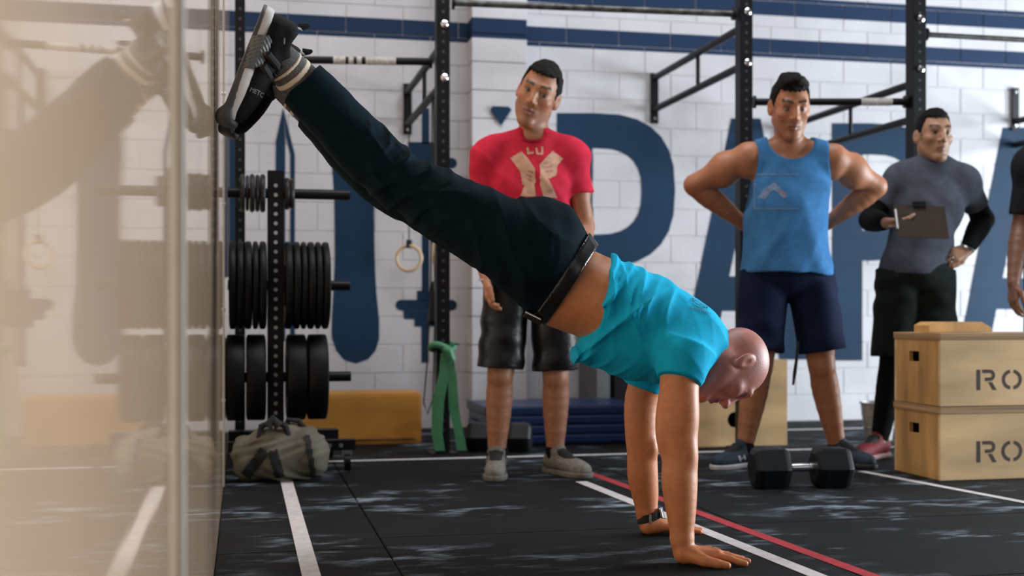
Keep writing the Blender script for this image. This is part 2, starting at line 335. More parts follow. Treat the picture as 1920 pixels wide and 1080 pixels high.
def bar(a, b, z, label, name='pull_up_bar', grip=None, r=.019, m=BLACK):
    a = Vector((*a, z)); b = Vector((*b, z)); t = thing(name, a, label, 'pull-up bar', 'pull-up bars of the rig')
    d = (b-a); MB().tube([a+d.normalized()*.052, b-d.normalized()*.052], r, 16).build('tube', m, t, smooth=True)
    for k, p in enumerate((a, b)):
        s = 1 if k == 0 else -1
        MB().lathe([(0, .034), (.012, .034)], p+d.normalized()*.050*s, d*s, 16).build('flange', BLACK, t)
    if grip:
        for g0, g1 in grip: MB().tube([a+d*g0, a+d*g1], r*1.08, 16).build('grip_tape', mat('chalky tape', (.5, .49, .47), .8, 0, .3, 60), t, smooth=True)
    return t
bar(P0, PA, zat(0, 116, PA), 'black pull-up bar with chalky taped grip beside the shoes', grip=[(.46, .52), (.535, .56), (.575, .60), (.62, .77)])
bar(PA, PB, 2.275, 'high pull-up bar crossing above the red-shirt man', r=.017, m=mat('worn bar', (.10, .10, .095), .4, .6, .7, 25))
bar(PB, PC, 1.815, 'pull-up bar with pale grip behind the tank-top man', grip=[(.68, .86)])
bar(PC, PD, 2.17, 'worn steel pull-up bar right of the clipboard man\'s post', r=.014, m=mat('worn bar', (.10, .10, .095), .4, .6, .7, 25))
post(*PD, .076, 'black rig post beyond the dark-sleeved person')
# ------------------------------------------------------------------ rings, rope, band
def ring(c, R, r, nrm, top, label, strap_w=.028):
    c = Vector(c); t = thing('gym_ring', c-Vector((0, 0, R+r)), label, 'gym ring', 'gym rings on straps'); n = Vector(nrm).normalized(); u = n.cross(Vector((0, 0, 1))).normalized(); v = u.cross(n)
    MB().tube([c+(u*math.cos(a)+v*math.sin(a))*R for a in [2*math.pi*i/40 for i in range(40)]], r, 12, True).build('hoop', WOODRING, t, smooth=True)
    MB().bar(c+Vector((0, 0, R-r)), Vector((c.x, c.y, top)), strap_w, .004).build('strap', WEB, t)
    MB().box(c+Vector((0, -.004, R+.01)), (.034, .012, .05)).build('buckle', WEB, t); return t
rc = at(761, 484, 7.36); rc.x = .978
ring(rc, .075, .011, (ST+.1, CT, 0), zat(0, 158, PA)-.018, 'wooden gym ring hanging face-on from black strap by green-banded post')
rc2 = at(816, 474, 6.35)
ring(rc2, .06, .0105, (CT, -ST, 0.0), zat(0, 158, PA)-.02, 'wooden gym ring turned edge-on against the green-banded rig post', .02)
hp = at(812, 570, 6.45)
t = thing('jump_rope', (hp.x, hp.y, 0), 'black jump rope hanging beside the green-banded rig post', 'jump rope')
MB().tube([hp+Vector((0, 0, .12)), hp+Vector((0, 0, .02)), hp-Vector((0, 0, .09)), hp-Vector((0, 0, .11))], [.006, .019, .027, .012], 14).build('handle', BLACK, t, smooth=True)
MB().tube([hp+Vector((-.004, 0, 1.09)), hp+Vector((-.012, 0, .12)), hp+Vector((-.03, 0, -.3)), hp+Vector((-.05, 0, -.52)), hp+Vector((-.03, 0, -.58)), hp+Vector((-.0, 0, -.5)), hp+Vector((.01, 0, 0)), hp+Vector((.004, 0, 1.09))], .004, 8).build('cord', WEB, t, smooth=True)
gx, gy = PA
t = thing('resistance_band', (gx, gy, 0), 'green elastic band knotted round a rig post and hanging down', 'resistance band')
zk = CH-(662-HZ)/FPX*6.1
def ribbon(pts, wd, th=.004, ax=None):
    mb = MB(); vs = []; ax = Vector(ax or (CT, -ST, 0))
    for i, p in enumerate(pts):
        p = Vector(p); w_ = wd[i] if isinstance(wd, list) else wd
        nrm = Vector((-ST, -CT, 0))*th
        vs += [p-ax*w_/2, p+ax*w_/2, p+ax*w_/2+nrm, p-ax*w_/2+nrm]
    n = len(pts); fs = [(4*i+k, 4*i+(k+1) % 4, 4*i+4+(k+1) % 4, 4*i+4+k) for i in range(n-1) for k in range(4)]+[(3, 2, 1, 0), (4*n-4, 4*n-3, 4*n-2, 4*n-1)]
    return mb.add(vs, fs)
fy = gy-.05
ribbon([(gx+.01, fy, zk), (gx+.0, fy-.01, zk-.1), (gx-.03, fy-.005, zk-.25), (gx-.035, fy, zk-.40), (gx-.02, fy-.005, .02)], [.05, .05, .06, .055, .05]).build('strand', GREEN, t, smooth=True)
ribbon([(gx+.02, fy-.006, zk), (gx+.04, fy-.015, zk-.12), (gx+.05, fy-.01, zk-.28), (gx+.075, fy-.004, zk-.40), (gx+.09, fy-.01, .02)], [.05, .045, .05, .045, .05]).build('strand', GREEN, t, smooth=True)
MB().tube([(gx+.055*math.cos(a), gy+.058*math.sin(a), zk+.03+.012*math.sin(2*a)) for a in [2*math.pi*i/20 for i in range(20)]], .018, 10, True).build('loop', GREEN, t, smooth=True)
MB().tube([(gx-.01, fy-.0, zk+.035), (gx+.02, fy-.02, zk+.01), (gx+.035, fy-.015, zk-.03), (gx+.015, fy-.01, zk-.05)], [.016, .026, .024, .014], 12).build('knot', GREEN, t, smooth=True)
ribbon([(gx+.02, fy, zk+.01), (gx+.05, fy-.01, zk+.05), (gx+.07, fy-.01, zk+.04)], [.02, .03, .03]).build('tail', GREEN, t, smooth=True)
# ------------------------------------------------------------------ plate rack on casters
RX, RY = .150, 5.82
t = thing('plate_rack', (RX, RY, 0), 'black wheeled tree rack for weight plates beside the tan wall', 'plate rack')
DR = RX*ST+RY*CT
def rz(py): return CH-(py-HZ)/FPX*DR
MB().box((RX, RY, (rz(345)+.12)/2+.06), (.075, .075, rz(345)-.12)).build('column', BLACK, t, bevel=.003)
hm = MB()
for i in range(26): hm.lathe([(0, .009), (.0015, .009)], (RX, RY-.039, .2+i*.044), (0, 1, 0), 10)
tag(hm.build('hole_row', mat('hole light', (.45, .45, .47), .6), t), kind='stuff')
MB().box((RX+.0, RY, .135), (.52, .07, .05)).build('cross_beam', BLACK, t, bevel=.003) if False else None
MB().bar((XL+.012, RY, .135), (RX+.29, RY, .135), .07, .05).build('cross_beam', BLACK, t)
for yy, x1 in ((RY-.27, RX+.345), (RY+.27, RX+.3)): MB().bar((XL+.012, yy, .115), (x1, yy, .115), .07, .045).build('foot_beam', BLACK, t)
MB().bar((RX, RY-.27, .125), (RX, RY+.27, .125), .06, .05).build('spine_beam', BLACK, t)
for x, y in ((RX+.31, RY-.27), (RX+.27, RY+.27), (XL+.06, RY-.27)):
    cs = MB().bar((x, y, .055), (x, y, .095), .035, .045).build('caster_fork', STEEL, t)
    MB().tube([(x-.013, y-.012, .036), (x+.013, y-.012, .036)], .036, 18).build('wheel', RUBBER, cs, smooth=True)
for i in range(4): MB().lathe([(0, .011), (.008, .010)], (RX+.13+i*.05, RY-.305, .115), (0, -1, 0), 10).build('bolt', STEEL, t)
PEGS = [(rz(363), .345, .024), (rz(535), .345, .024), (rz(707), .35, .024)]
for z, ln, r in PEGS:
    MB().tube([(RX+.03, RY, z), (RX+ln, RY, z)], r, 18).build('peg', BLACK, t, smooth=True)
    MB().tube([(RX-.03, RY, z), (XL+.008, RY, z)], r, 18).build('peg', BLACK, t, smooth=True)
def plate(x0, th, R, z, label, grp, m=RUBBER):
    o = MB().lathe([(0, R*.90), (.004, R-.004), (.010, R), (th-.010, R), (th-.004, R-.004), (th, R*.90), (th-.006, R*.84), (th-.006, R*.5), (th, R*.45), (th, .027), (0, .027), (0, R*.45), (.006, R*.5), (.006, R*.84), (0, R*.90)], (x0, RY, z), (1, 0, 0), 48)
    o.f = o.f[:-2]
    o = o.build('weight_plate', m, None, smooth=True, origin=(x0+th/2, RY, z)); return tag(o, label, 'weight plate', grp)
ORD = ['first', 'second', 'third', 'fourth', 'fifth', 'sixth']
IRON = mat('worn iron plate', (.022, .021, .022), .45, .3, .5, 40)
z = PEGS[0][0]
x = RX-.045
for n_, (th, R) in enumerate(((.026, .09), (.022, .088), (.026, .09), (.018, .085), (.024, .088))): x -= th; plate(x, th-.002, R, z, ORD[n_]+' small iron plate from the column on the top peg, tan wall side', 'small plates on the top peg by the wall', IRON)
x = RX+.042
for n_, (th, R) in enumerate(((.024, .076), (.022, .074))): plate(x, th-.002, R, z, ORD[n_]+' small iron plate from the column on the top peg, open side', 'small plates on the top peg, open side', IRON); x += th
z = PEGS[1][0]; x = RX+.04
for n_, th in enumerate((.038, .036, .03, .036, .032, .036)): plate(x, th-.002, .205, z, ORD[n_]+' black bumper plate from the column on the middle peg, open side', 'bumper plates on the middle peg, open side'); x += th
x = RX-.04
for n_, th in enumerate((.036, .03, .036, .034, .036)): x -= th; plate(x, th-.002, .205, z, ORD[n_]+' black bumper plate from the column on the middle peg, tan wall side', 'bumper plates on the middle peg by the wall')
z = PEGS[2][0]
plate(RX+.048, .092, .200, z, 'thick black bumper plate on the lowest peg, touching the column', None); plate(RX+.145, .092, .200, z, 'thick black bumper plate at the outer end of the lowest peg', None)
plate(RX-.135, .09, .200, z, 'thick black bumper plate on the lowest peg, nearer the tan wall', None); plate(RX-.225, .086, .200, z, 'thick black bumper plate squeezed against the tan wall on the lowest peg', None)
# ------------------------------------------------------------------ boxes
def tan_box(c, d, name, label, m, cat='box', bev=.02, parts=True):
    t = thing(name, (c[0], c[1], 0), label, cat); o = MB().box((c[0], c[1], d[2]/2), d).build('body', m, t, bevel=bev); return t
p1 = ground(784, 827); p0 = ground(560, 827)
hb = (827-733)/FPX*6.8
tb = thing('plyo_box', (p1.x-.34, 6.72, 0), 'orange-brown plywood box with rounded corners behind the plate rack', 'plyo box')
MB().box((p1.x-.34, 6.72, hb/2), (.68, .30, hb)).build('body', PLYD, tb, bevel=.022)
MB().box((p1.x-.34, 6.72-.151, .03), (.60, .004, .004)).build('seam', DARK, tb)
# plywood box with a round hole behind the bald man's head
gl = ground(1478, 838); W = .56; H2 = (838-676)/FPX*6.47; yb = 6.10
xb1 = on_y(1476, 700, yb).x; xb0 = xb1-W
t = thing('plyo_box', ((xb0+xb1)/2, yb+.2, 0), 'tall plywood jump box with a round hand hole', 'plyo box')
hx = on_y(1378, 787, yb).x; hz = on_y(1378, 787, yb).z
bm = bmesh.new()
def plate_with_hole(x0, x1, z0, z1, hx, hz, r, y, th, n=32):
    mb = MB(); inner = [(hx+r*math.cos(2*math.pi*i/n), hz+r*math.sin(2*math.pi*i/n)) for i in range(n)]; outer = []
    for i in range(n):
        c, s = math.cos(2*math.pi*i/n), math.sin(2*math.pi*i/n)
        k = min(((x1-hx)/c if c > 1e-6 else (x0-hx)/c if c < -1e-6 else 9), ((z1-hz)/s if s > 1e-6 else (z0-hz)/s if s < -1e-6 else 9)); outer.append((hx+c*k, hz+s*k))
    for i in range(n):
        j = (i+1) % n; a, b, c_, d_ = outer[i], outer[j], inner[j], inner[i]
        quad = [a, b, c_, d_]
        for cx in (x0, x1):
            for cz in (z0, z1):
                if min(a[0], b[0])-1e-6 <= cx <= max(a[0], b[0])+1e-6 and min(a[1], b[1])-1e-6 <= cz <= max(a[1], b[1])+1e-6 and abs(a[0]-b[0]) > 1e-6 and abs(a[1]-b[1]) > 1e-6: quad = [a, (cx, cz), b, c_, d_]
        mb.prism(quad, y, th)
    return mb
bm.free()
plate_with_hole(xb0, xb1, 0, H2-.02, hx, hz, .042, yb, .018).build('front_panel', PLYF, t)
MB().box(((xb0+xb1)/2, yb+.215, H2-.01), (W, .43, .02)).build('top_panel', PLYF, t)
for xx in (xb0+.009, xb1-.009): MB().box((xx, yb+.2245, (H2-.02)/2), (.018, .411, H2-.02)).build('side_panel', PLYE, t)
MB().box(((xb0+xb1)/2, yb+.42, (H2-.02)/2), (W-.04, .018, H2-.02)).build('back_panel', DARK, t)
# two stacked boxes with IRO stencil
BX, BY, BW, BD, BHt = 2.866, 4.636, .62, .37, .311
def iron_box(z0, label):
    t = thing('stacking_plyo_box', (BX+BW/2, BY+BD/2, z0), label, 'plyo box', 'stencilled stacking boxes')
    zl = z0+BHt-.030
    MB().box((BX+BW/2, BY+BD/2, zl+.0145), (BW+.008, BD+.008, .029)).build('lid', PLYE, t, bevel=.003)
    MB().box((BX+BW/2, BY+.009, (z0+zl)/2+.001), (BW, .018, zl-z0-.002)).build('front_panel', PLYF, t)
    MB().box((BX+BW/2, BY+BD-.009, (z0+zl)/2+.001), (BW, .018, zl-z0-.002)).build('back_panel', PLYF, t)
    # end panel with a slot
    def endp(x):
        mb = MB(); y0, y1 = BY+.018, BY+BD-.018; sy0, sy1 = BY+.165, BY+.245; sz1 = z0+BHt-.082; sz0 = sz1-.045; b0, b1 = z0+.002, zl-.0005
        mb.box((x, (y0+sy0)/2, (b0+b1)/2), (.018, sy0-y0, b1-b0)).box((x, (sy1+y1)/2, (b0+b1)/2), (.018, y1-sy1, b1-b0))
        mb.box((x, (sy0+sy1)/2, (b0+sz0)/2), (.018, sy1-sy0, sz0-b0)).box((x, (sy0+sy1)/2, (b1+sz1)/2), (.018, sy1-sy0, b1-sz1)); return mb
    endp(BX+.009).build('end_panel', PLY, t); endp(BX+BW-.009).build('end_panel', PLY, t)
    MB().box((BX+.06, BY+BD/2, z0+BHt/2-.02), (.004, BD-.06, BHt-.07)).build('slot_shade_sheet', DARK, t)  # added near-black sheet, paints the inner shade seen through the slot
    # stencil letters
    lx = lambda px: on_y(px, 0, BY).x
    zt_, zb_ = z0+.155, z0+.068
    if z0 == 0: zt_, zb_ = .164, .073
    h = zt_-zb_; x0 = lx(1831)
    mb = MB(); mb.prism([(x0, zb_), (x0+.018, zb_), (x0+.018, zt_), (x0, zt_)], BY-.0006, .0005); mb.build('stencil_letter_i', STENCIL, t)
    x0 += .028; mb = MB(); sw = .015; wR = .06
    mb.prism([(x0, zt_-sw), (x0+wR*.6, zt_-sw), (x0+wR*.6, zt_), (x0, zt_)], BY-.0006, .0005)
    cx, cz, ro, ri = x0+wR*.6, zt_-h*.28, h*.28, h*.28-sw
    for i in range(10):
        a0, a1 = math.pi/2-math.pi*i/10, math.pi/2-math.pi*(i+1)/10
        mb.prism([(cx+ro*math.cos(a0), cz+ro*math.sin(a0)), (cx+ro*math.cos(a1), cz+ro*math.sin(a1)), (cx+ri*math.cos(a1), cz+ri*math.sin(a1)), (cx+ri*math.cos(a0), cz+ri*math.sin(a0))], BY-.0006, .0005)
    mb.prism([(x0+.012, cz-ro), (cx, cz-ro), (cx, cz-ro+sw), (x0+.012, cz-ro+sw)], BY-.0006, .0005)
    mb.prism([(x0+wR*.45, cz-ro-.004), (x0+wR*.45+.018, cz-ro-.004), (x0+wR+.008, zb_), (x0+wR-.012, zb_)], BY-.0006, .0005); mb.build('stencil_letter_r', STENCIL, t)
    cx, cz, ro = lx(1877)+.052, (zt_+zb_)/2, h/2; mb = MB()
    for s in (-1, 1):
        for i in range(14):
            f = lambda u: math.radians(90+s*(12+156*u)); a0, a1 = f(i/14), f((i+1)/14)
            ex = 1.1
            mb.prism([(cx+ro*ex*math.cos(a0), cz+ro*math.sin(a0)), (cx+ro*ex*math.cos(a1), cz+ro*math.sin(a1)), (cx+(ro*ex-sw)*math.cos(a1), cz+(ro-sw)*math.sin(a1)), (cx+(ro*ex-sw)*math.cos(a0), cz+(ro-sw)*math.sin(a0))], BY-.0006, .0005)
    mb.build('stencil_letter_o', STENCIL, t); return t
iron_box(0, 'lower plywood box of the stencilled stack, standing on the floor'); iron_box(BHt+.001, 'upper plywood box of the stencilled stack, carrying the wooden block')
zt = 2*BHt+.002
wb = MB().prism([(0, 0), (.30, 0), (.30, .02), (.255, .045), (.03, .045), (0, .03)], 0, .12, (1, 0, 0), (0, 0, 1), (0, 1, 0), (BX+.02, BY+.12, zt)).build('wooden_block', PLY); tag(wb, 'flat offcut of wood with sloped ends lying on the stacked boxes', 'wood block')
# ------------------------------------------------------------------ dumbbells
def dumbbell(c, ang, ln, R, hw, label):
    t = thing('hex_dumbbell', (c[0], c[1], 0), label, 'dumbbell'); ax = Vector((math.cos(ang), math.sin(ang), 0)); z = R*math.cos(math.pi/6); o = Vector((c[0], c[1], z))
    side = Vector((-ax.y, ax.x, 0))
    for s in (-1, 1):
        mb = MB(); prof = [(ln/2-hw, R*.70), (ln/2-hw+.012, R*.93), (ln/2-hw+.03, R), (ln/2-.03, R), (ln/2-.012, R*.93), (ln/2, R*.70)]; vs = []
        for h, r in prof:
            for k in range(6):
                a = math.pi/3*k; vs.append(o+ax*h*s+side*r*math.cos(a)+Vector((0, 0, 1))*r*math.sin(a))
        fs = [(i*6+k, i*6+(k+1) % 6, i*6+6+(k+1) % 6, i*6+6+k) for i in range(5) for k in range(6)]+[tuple(range(6)), tuple(range(30, 36))]
        mb.add(vs, fs); mb.build('hex_head', mat('dumbbell rubber', (.0065, .0095, .0125), .45, 0, .2, 30, spec=.3), t, bevel=.004)
    g = ln/2-hw
    MB().lathe([(-g, .020), (-g+.012, .020), (-g+.014, .015), (-g+.03, .014), (-.045, .0165), (0, .0185), (.045, .0165), (g-.03, .014), (g-.014, .015), (g-.012, .020), (g, .020)], o, ax, 20).build('handle', STEEL, t, smooth=True)
    return t
dc = ground(1501, 914)
dumbbell((dc.x, dc.y), -TH+.10, .405, .093, .150, 'large black hex dumbbell with chrome handle lying before the stacked boxes')
dc = ground(936, 846)
dumbbell((dc.x, dc.y), -TH-.12, .335, .085, .125, 'black hex dumbbell lying behind the red-shirt man\'s feet')
# ------------------------------------------------------------------ blue mats, dark cabinet, bucket
gx0 = ground(905, 838); xm0 = gx0.x; ym = 6.30
for i in range(4):
    dx = random.uniform(-.012, .012); o = MB().box((xm0+.44+dx, ym+.3, .0355+i*.051), (.86, .56, .049)).build('folded_mat', NAVYMAT, bevel=.012)
    tag(o, ['lowest blue exercise mat of the stack', 'second blue mat from the bottom of the stack', 'third blue mat from the bottom of the stack', 'topmost blue exercise mat of the stack'][i]+' on a low base by the wall', 'exercise mat', 'stacked blue mats')
o = MB().box((xm0+.44, ym+.3, .0055), (.84, .54, .011)).build('mat_base', BLACK); tag(o, 'thin black base board under the blue mats', 'base board')
cx0 = on_y(1121, 700, 6.98).x
t = thing('equipment_cabinet', (cx0+.2, 7.2, 0), 'dark cabinet with grey edge standing against the wall behind the blue mats', 'cabinet')
MB().box((cx0+.04, 7.2, .42), (.08, .40, .84)).build('edge_post', GREY, t); MB().box((cx0+.21, 7.205, .42), (.26, .38, .84)).build('body', BLACK, t); MB().box((cx0+.22, 7.008, .45), (.22, .012, .7)).build('door', BLACK, t)
bp = ground(1647, 824)
t = thing('metal_bucket', (bp.x, bp.y, 0), 'galvanised metal bucket on the floor behind the stacked boxes', 'bucket')
MB().lathe([(0, .075), (.205, .098), (.205, .094), (.012, .072)], (bp.x, bp.y, 0), (0, 0, 1), 32).build('pail', GALV, t, smooth=True)
MB().tube([(bp.x+.1*math.cos(a), bp.y+.1*math.sin(a), .206) for a in [2*math.pi*i/32 for i in range(32)]], .005, 8, True).build('rim', GALV, t, smooth=True)
for z in (.07, .14): MB().tube([(bp.x+(.0765+z*.112)*math.cos(a), bp.y+(.0765+z*.112)*math.sin(a), z) for a in [2*math.pi*i/32 for i in range(32)]], .003, 6, True).build('rib', GALV, t, smooth=True)
# ------------------------------------------------------------------ figures: smooth blended volumes turned into one skin each
def nrm(v): v = np.asarray(v, float); return v/np.linalg.norm(v)
def frame(fwd, up):              # columns: right, forward, up (forward is kept)
    f = nrm(fwd); u = nrm(np.asarray(up, float)-np.dot(up, f)*f); r = np.cross(f, u); return np.stack([r, f, u], 1)
class Sdf:
    def __init__(s): s.ops = []
    def cone(s, a, b, ra, rb, k=.02, w=None, fl=1., cap=False, sub=False):
        s.ops.append(('cone', np.asarray(a, float), np.asarray(b, float), ra, rb, k, None if w is None else nrm(w), fl, cap, sub)); return s
    def chain(s, pts, rs, k=.02, **kw):
        cap = kw.pop('cap', False); pts = [np.asarray(p, float) for p in pts]; rs = list(rs)
        if len(pts) > 2 and max(rs) > .025:
            m = len(pts); P2_, R2_ = [], []
            for i in range(m-1):
                p0, p1, p2, p3 = pts[max(i-1, 0)], pts[i], pts[i+1], pts[min(i+2, m-1)]; r0, r1, r2, r3 = rs[max(i-1, 0)], rs[i], rs[i+1], rs[min(i+2, m-1)]
                for t in (0, .25, .5, .75):
                    h = lambda a, b, c, d: .5*(2*b+(c-a)*t+(2*a-5*b+4*c-d)*t*t+(3*b-a-3*c+d)*t**3)
                    P2_.append(h(p0, p1, p2, p3)); R2_.append(h(r0, r1, r2, r3))
            pts, rs = P2_+[pts[-1]], R2_+[rs[-1]]
        for i in range(len(pts)-1): s.cone(pts[i], pts[i+1], rs[i], rs[i+1], k if i == 0 else min(k, .004), cap=(cap if i == len(pts)-2 else False), **kw)
        return s
    def ell(s, c, r, R=None, k=.02, sub=False):
        r = np.array([r]*3 if np.isscalar(r) else r, float); s.ops.append(('ell', np.asarray(c, float), r, np.eye(3) if R is None else np.asarray(R, float), k, sub)); return s
    def clip(s, p, n, box=None): s.ops.append(('clip', np.asarray(p, float), nrm(n), box)); return s
    def disp(s, fn): s.ops.append(('disp', fn)); return s
    def bounds(s):
        lo = []; hi = []
        for o in s.ops:
            if o[0] == 'cone' and not o[9]:
                R = max(o[3], o[4])*max(1, o[7]); lo.append(np.minimum(o[1], o[2])-R); hi.append(np.maximum(o[1], o[2])+R)
            elif o[0] == 'ell' and not o[5]: R = o[2].max(); lo.append(o[1]-R); hi.append(o[1]+R)
        return np.min(lo, 0)-.03, np.max(hi, 0)+.03
    def field(s, h):
        lo, hi = s.bounds(); n = np.ceil((hi-lo)/h).astype(int)+1; F = np.full(n, .2, np.float32)
        X = [(lo[i]+h*np.arange(n[i])).astype(np.float32) for i in range(3)]
        def sub(l, u):
            a = np.clip(np.floor((l-lo)/h).astype(int), 0, n-1); b = np.clip(np.ceil((u-lo)/h).astype(int)+1, 1, n); return tuple(slice(a[i], b[i]) for i in range(3))
        def grid(sl): return X[0][sl[0]][:, None, None], X[1][sl[1]][None, :, None], X[2][sl[2]][None, None, :]
        def merge(sl, d, k, neg):
            A = F[sl]
            if neg:
                d = -d; t = np.clip(.5-.5*(A-d)/max(k, 1e-5), 0, 1); F[sl] = A+(d-A)*t+k*t*(1-t)
            else:
                t = np.clip(.5+.5*(A-d)/max(k, 1e-5), 0, 1); F[sl] = A+(d-A)*t-k*t*(1-t)
        for o in s.ops:
            if o[0] == 'cone':
                _, a, b, ra, rb, k, w, fl, cap, neg = o; R = max(ra, rb)*max(1, fl)+k+.02
                sl = sub(np.minimum(a, b)-R, np.maximum(a, b)+R); gx, gy, gz = grid(sl); ba = b-a; L2 = float(ba@ba)+1e-12
                px, py, pz = gx-a[0], gy-a[1], gz-a[2]; tr = (px*ba[0]+py*ba[1]+pz*ba[2])/L2; t = np.clip(tr, 0, 1)
                qx, qy, qz = px-t*ba[0], py-t*ba[1], pz-t*ba[2]
                q2 = qx*qx+qy*qy+qz*qz
                if w is not None and fl != 1:
                    qw = qx*w[0]+qy*w[1]+qz*w[2]; q2 = q2-qw*qw*(1-1/fl**2)
                d = np.sqrt(np.maximum(q2, 0))-(ra+(rb-ra)*t)
                if cap:
                    L = math.sqrt(L2); d = np.maximum(d, (tr-1)*L)
                    if cap != 'b': d = np.maximum(d, -tr*L)
                merge(sl, d.astype(np.float32), k, neg)
            elif o[0] == 'ell':
                _, c, r, R, k, neg = o; M = r.max()+k+.02; sl = sub(c-M, c+M); gx, gy, gz = grid(sl); px, py, pz = gx-c[0], gy-c[1], gz-c[2]
                u = [(px*R[0, i]+py*R[1, i]+pz*R[2, i]) for i in range(3)]
                k0 = np.sqrt(sum((u[i]/r[i])**2 for i in range(3)))+1e-9; k1 = np.sqrt(sum((u[i]/r[i]**2)**2 for i in range(3)))+1e-9
                merge(sl, (k0*(k0-1)/k1).astype(np.float32), k, neg)
            elif o[0] == 'fclip':
                gx, gy, gz = grid(tuple(slice(0, n[i]) for i in range(3))); F[:] = np.maximum(F, o[1](gx, gy, gz).astype(np.float32))
            elif o[0] == 'clip':
                _, p, nn, box = o; sl = sub(*box) if box else tuple(slice(0, n[i]) for i in range(3)); gx, gy, gz = grid(sl)
                F[sl] = np.maximum(F[sl], ((gx-p[0])*nn[0]+(gy-p[1])*nn[1]+(gz-p[2])*nn[2]).astype(np.float32))
            else:
                m = np.abs(F) < .04; I = np.argwhere(m)
                F[m] += o[1](X[0][I[:, 0]], X[1][I[:, 1]], X[2][I[:, 2]]).astype(np.float32)
        return F, lo
    def mesh(s, h=.005):
        F, lo = s.field(h); F[0] = F[-1] = .1; F[:, 0] = F[:, -1] = .1; F[:, :, 0] = F[:, :, -1] = .1; S = F < 0
        cnt = np.zeros(tuple(x-1 for x in F.shape), np.int8)
        C = [(i, j, k) for i in (0, 1) for j in (0, 1) for k in (0, 1)]
        for i, j, k in C: cnt += S[i:F.shape[0]-1+i, j:F.shape[1]-1+j, k:F.shape[2]-1+k]
        m = (cnt > 0) & (cnt < 8); I = np.argwhere(m); vid = np.full(m.shape, -1, np.int32); vid[m] = np.arange(len(I))
        val = {c: F[I[:, 0]+c[0], I[:, 1]+c[1], I[:, 2]+c[2]] for c in C}; pos = np.zeros((len(I), 3)); ct = np.zeros(len(I))
        for c in C:
            for ax in range(3):
                if c[ax] == 0:
                    e = list(c); e[ax] = 1; e = tuple(e); a, b = val[c], val[e]; x = (a < 0) != (b < 0); t = np.where(x, a/np.where(x, a-b, 1), 0)
                    P = np.tile(np.array(c, float), (len(I), 1)); P[:, ax] += t; pos[x] += P[x]; ct[x] += 1
        V = lo+h*(I+pos/ct[:, None]); Q = []
        for ax in range(3):
            b_, c_ = [(1, 2), (2, 0), (0, 1)][ax]
            s0 = [slice(1, -1)]*3; s0[ax] = slice(0, F.shape[ax]-1); s1 = list(s0); s1[ax] = slice(1, F.shape[ax])
            A, B = S[tuple(s0)], S[tuple(s1)]; x = np.argwhere(A != B)
            if not len(x): continue
            flip = A[x[:, 0], x[:, 1], x[:, 2]]; base = x.copy()
            for a2 in range(3):
                if a2 != ax: base[:, a2] += 1
            def g(db, dc):
                y = base.copy(); y[:, b_] += db; y[:, c_] += dc; return vid[y[:, 0], y[:, 1], y[:, 2]]
            q = np.stack([g(-1, -1), g(0, -1), g(0, 0), g(-1, 0)], 1); q[~flip] = q[~flip][:, ::-1]; Q.append(q)
        return V, np.concatenate(Q)
def skin_obj(name, VQ, m, root, colour=None, M=None, label=None):
    V, Q = VQ
    if M is not None: V = V@np.asarray(M[0]).T+np.asarray(M[1])
    Wd = np.stack([V[:, 0]*CT+V[:, 1]*ST, -V[:, 0]*ST+V[:, 1]*CT, V[:, 2]], 1)
    L = parent_loc(root); me = bpy.data.meshes.new(name)
    me.from_pydata((Wd-np.array(L)).tolist(), [], Q.tolist()); me.polygons.foreach_set('use_smooth', np.ones(len(Q), bool)); me.materials.append(m)
    if colour is not None:
        a = me.attributes.new('col', 'FLOAT_COLOR', 'POINT'); c = np.ones((len(V), 4), np.float32); c[:, :3] = colour; a.data.foreach_set('color', c.ravel())
    o = bpy.data.objects.new(name, me); COL.objects.link(o); o.parent = root
    if label: o['label'] = label
    return o
SKIN = mat('skin', (.4, .2, .12), .48, 0, .10, 55, .10, 260, attr='col', sss=.12)
CLOTHV = mat('printed cloth', (.4, .2, .12), .9, 0, .08, 40, .12, 320, attr='col', spec=.12)
def cloth(name, rgb, var=.12, rough=.9, bump=.15): return mat(name, rgb, rough, 0, var, 26, bump, 300, spec=.10)
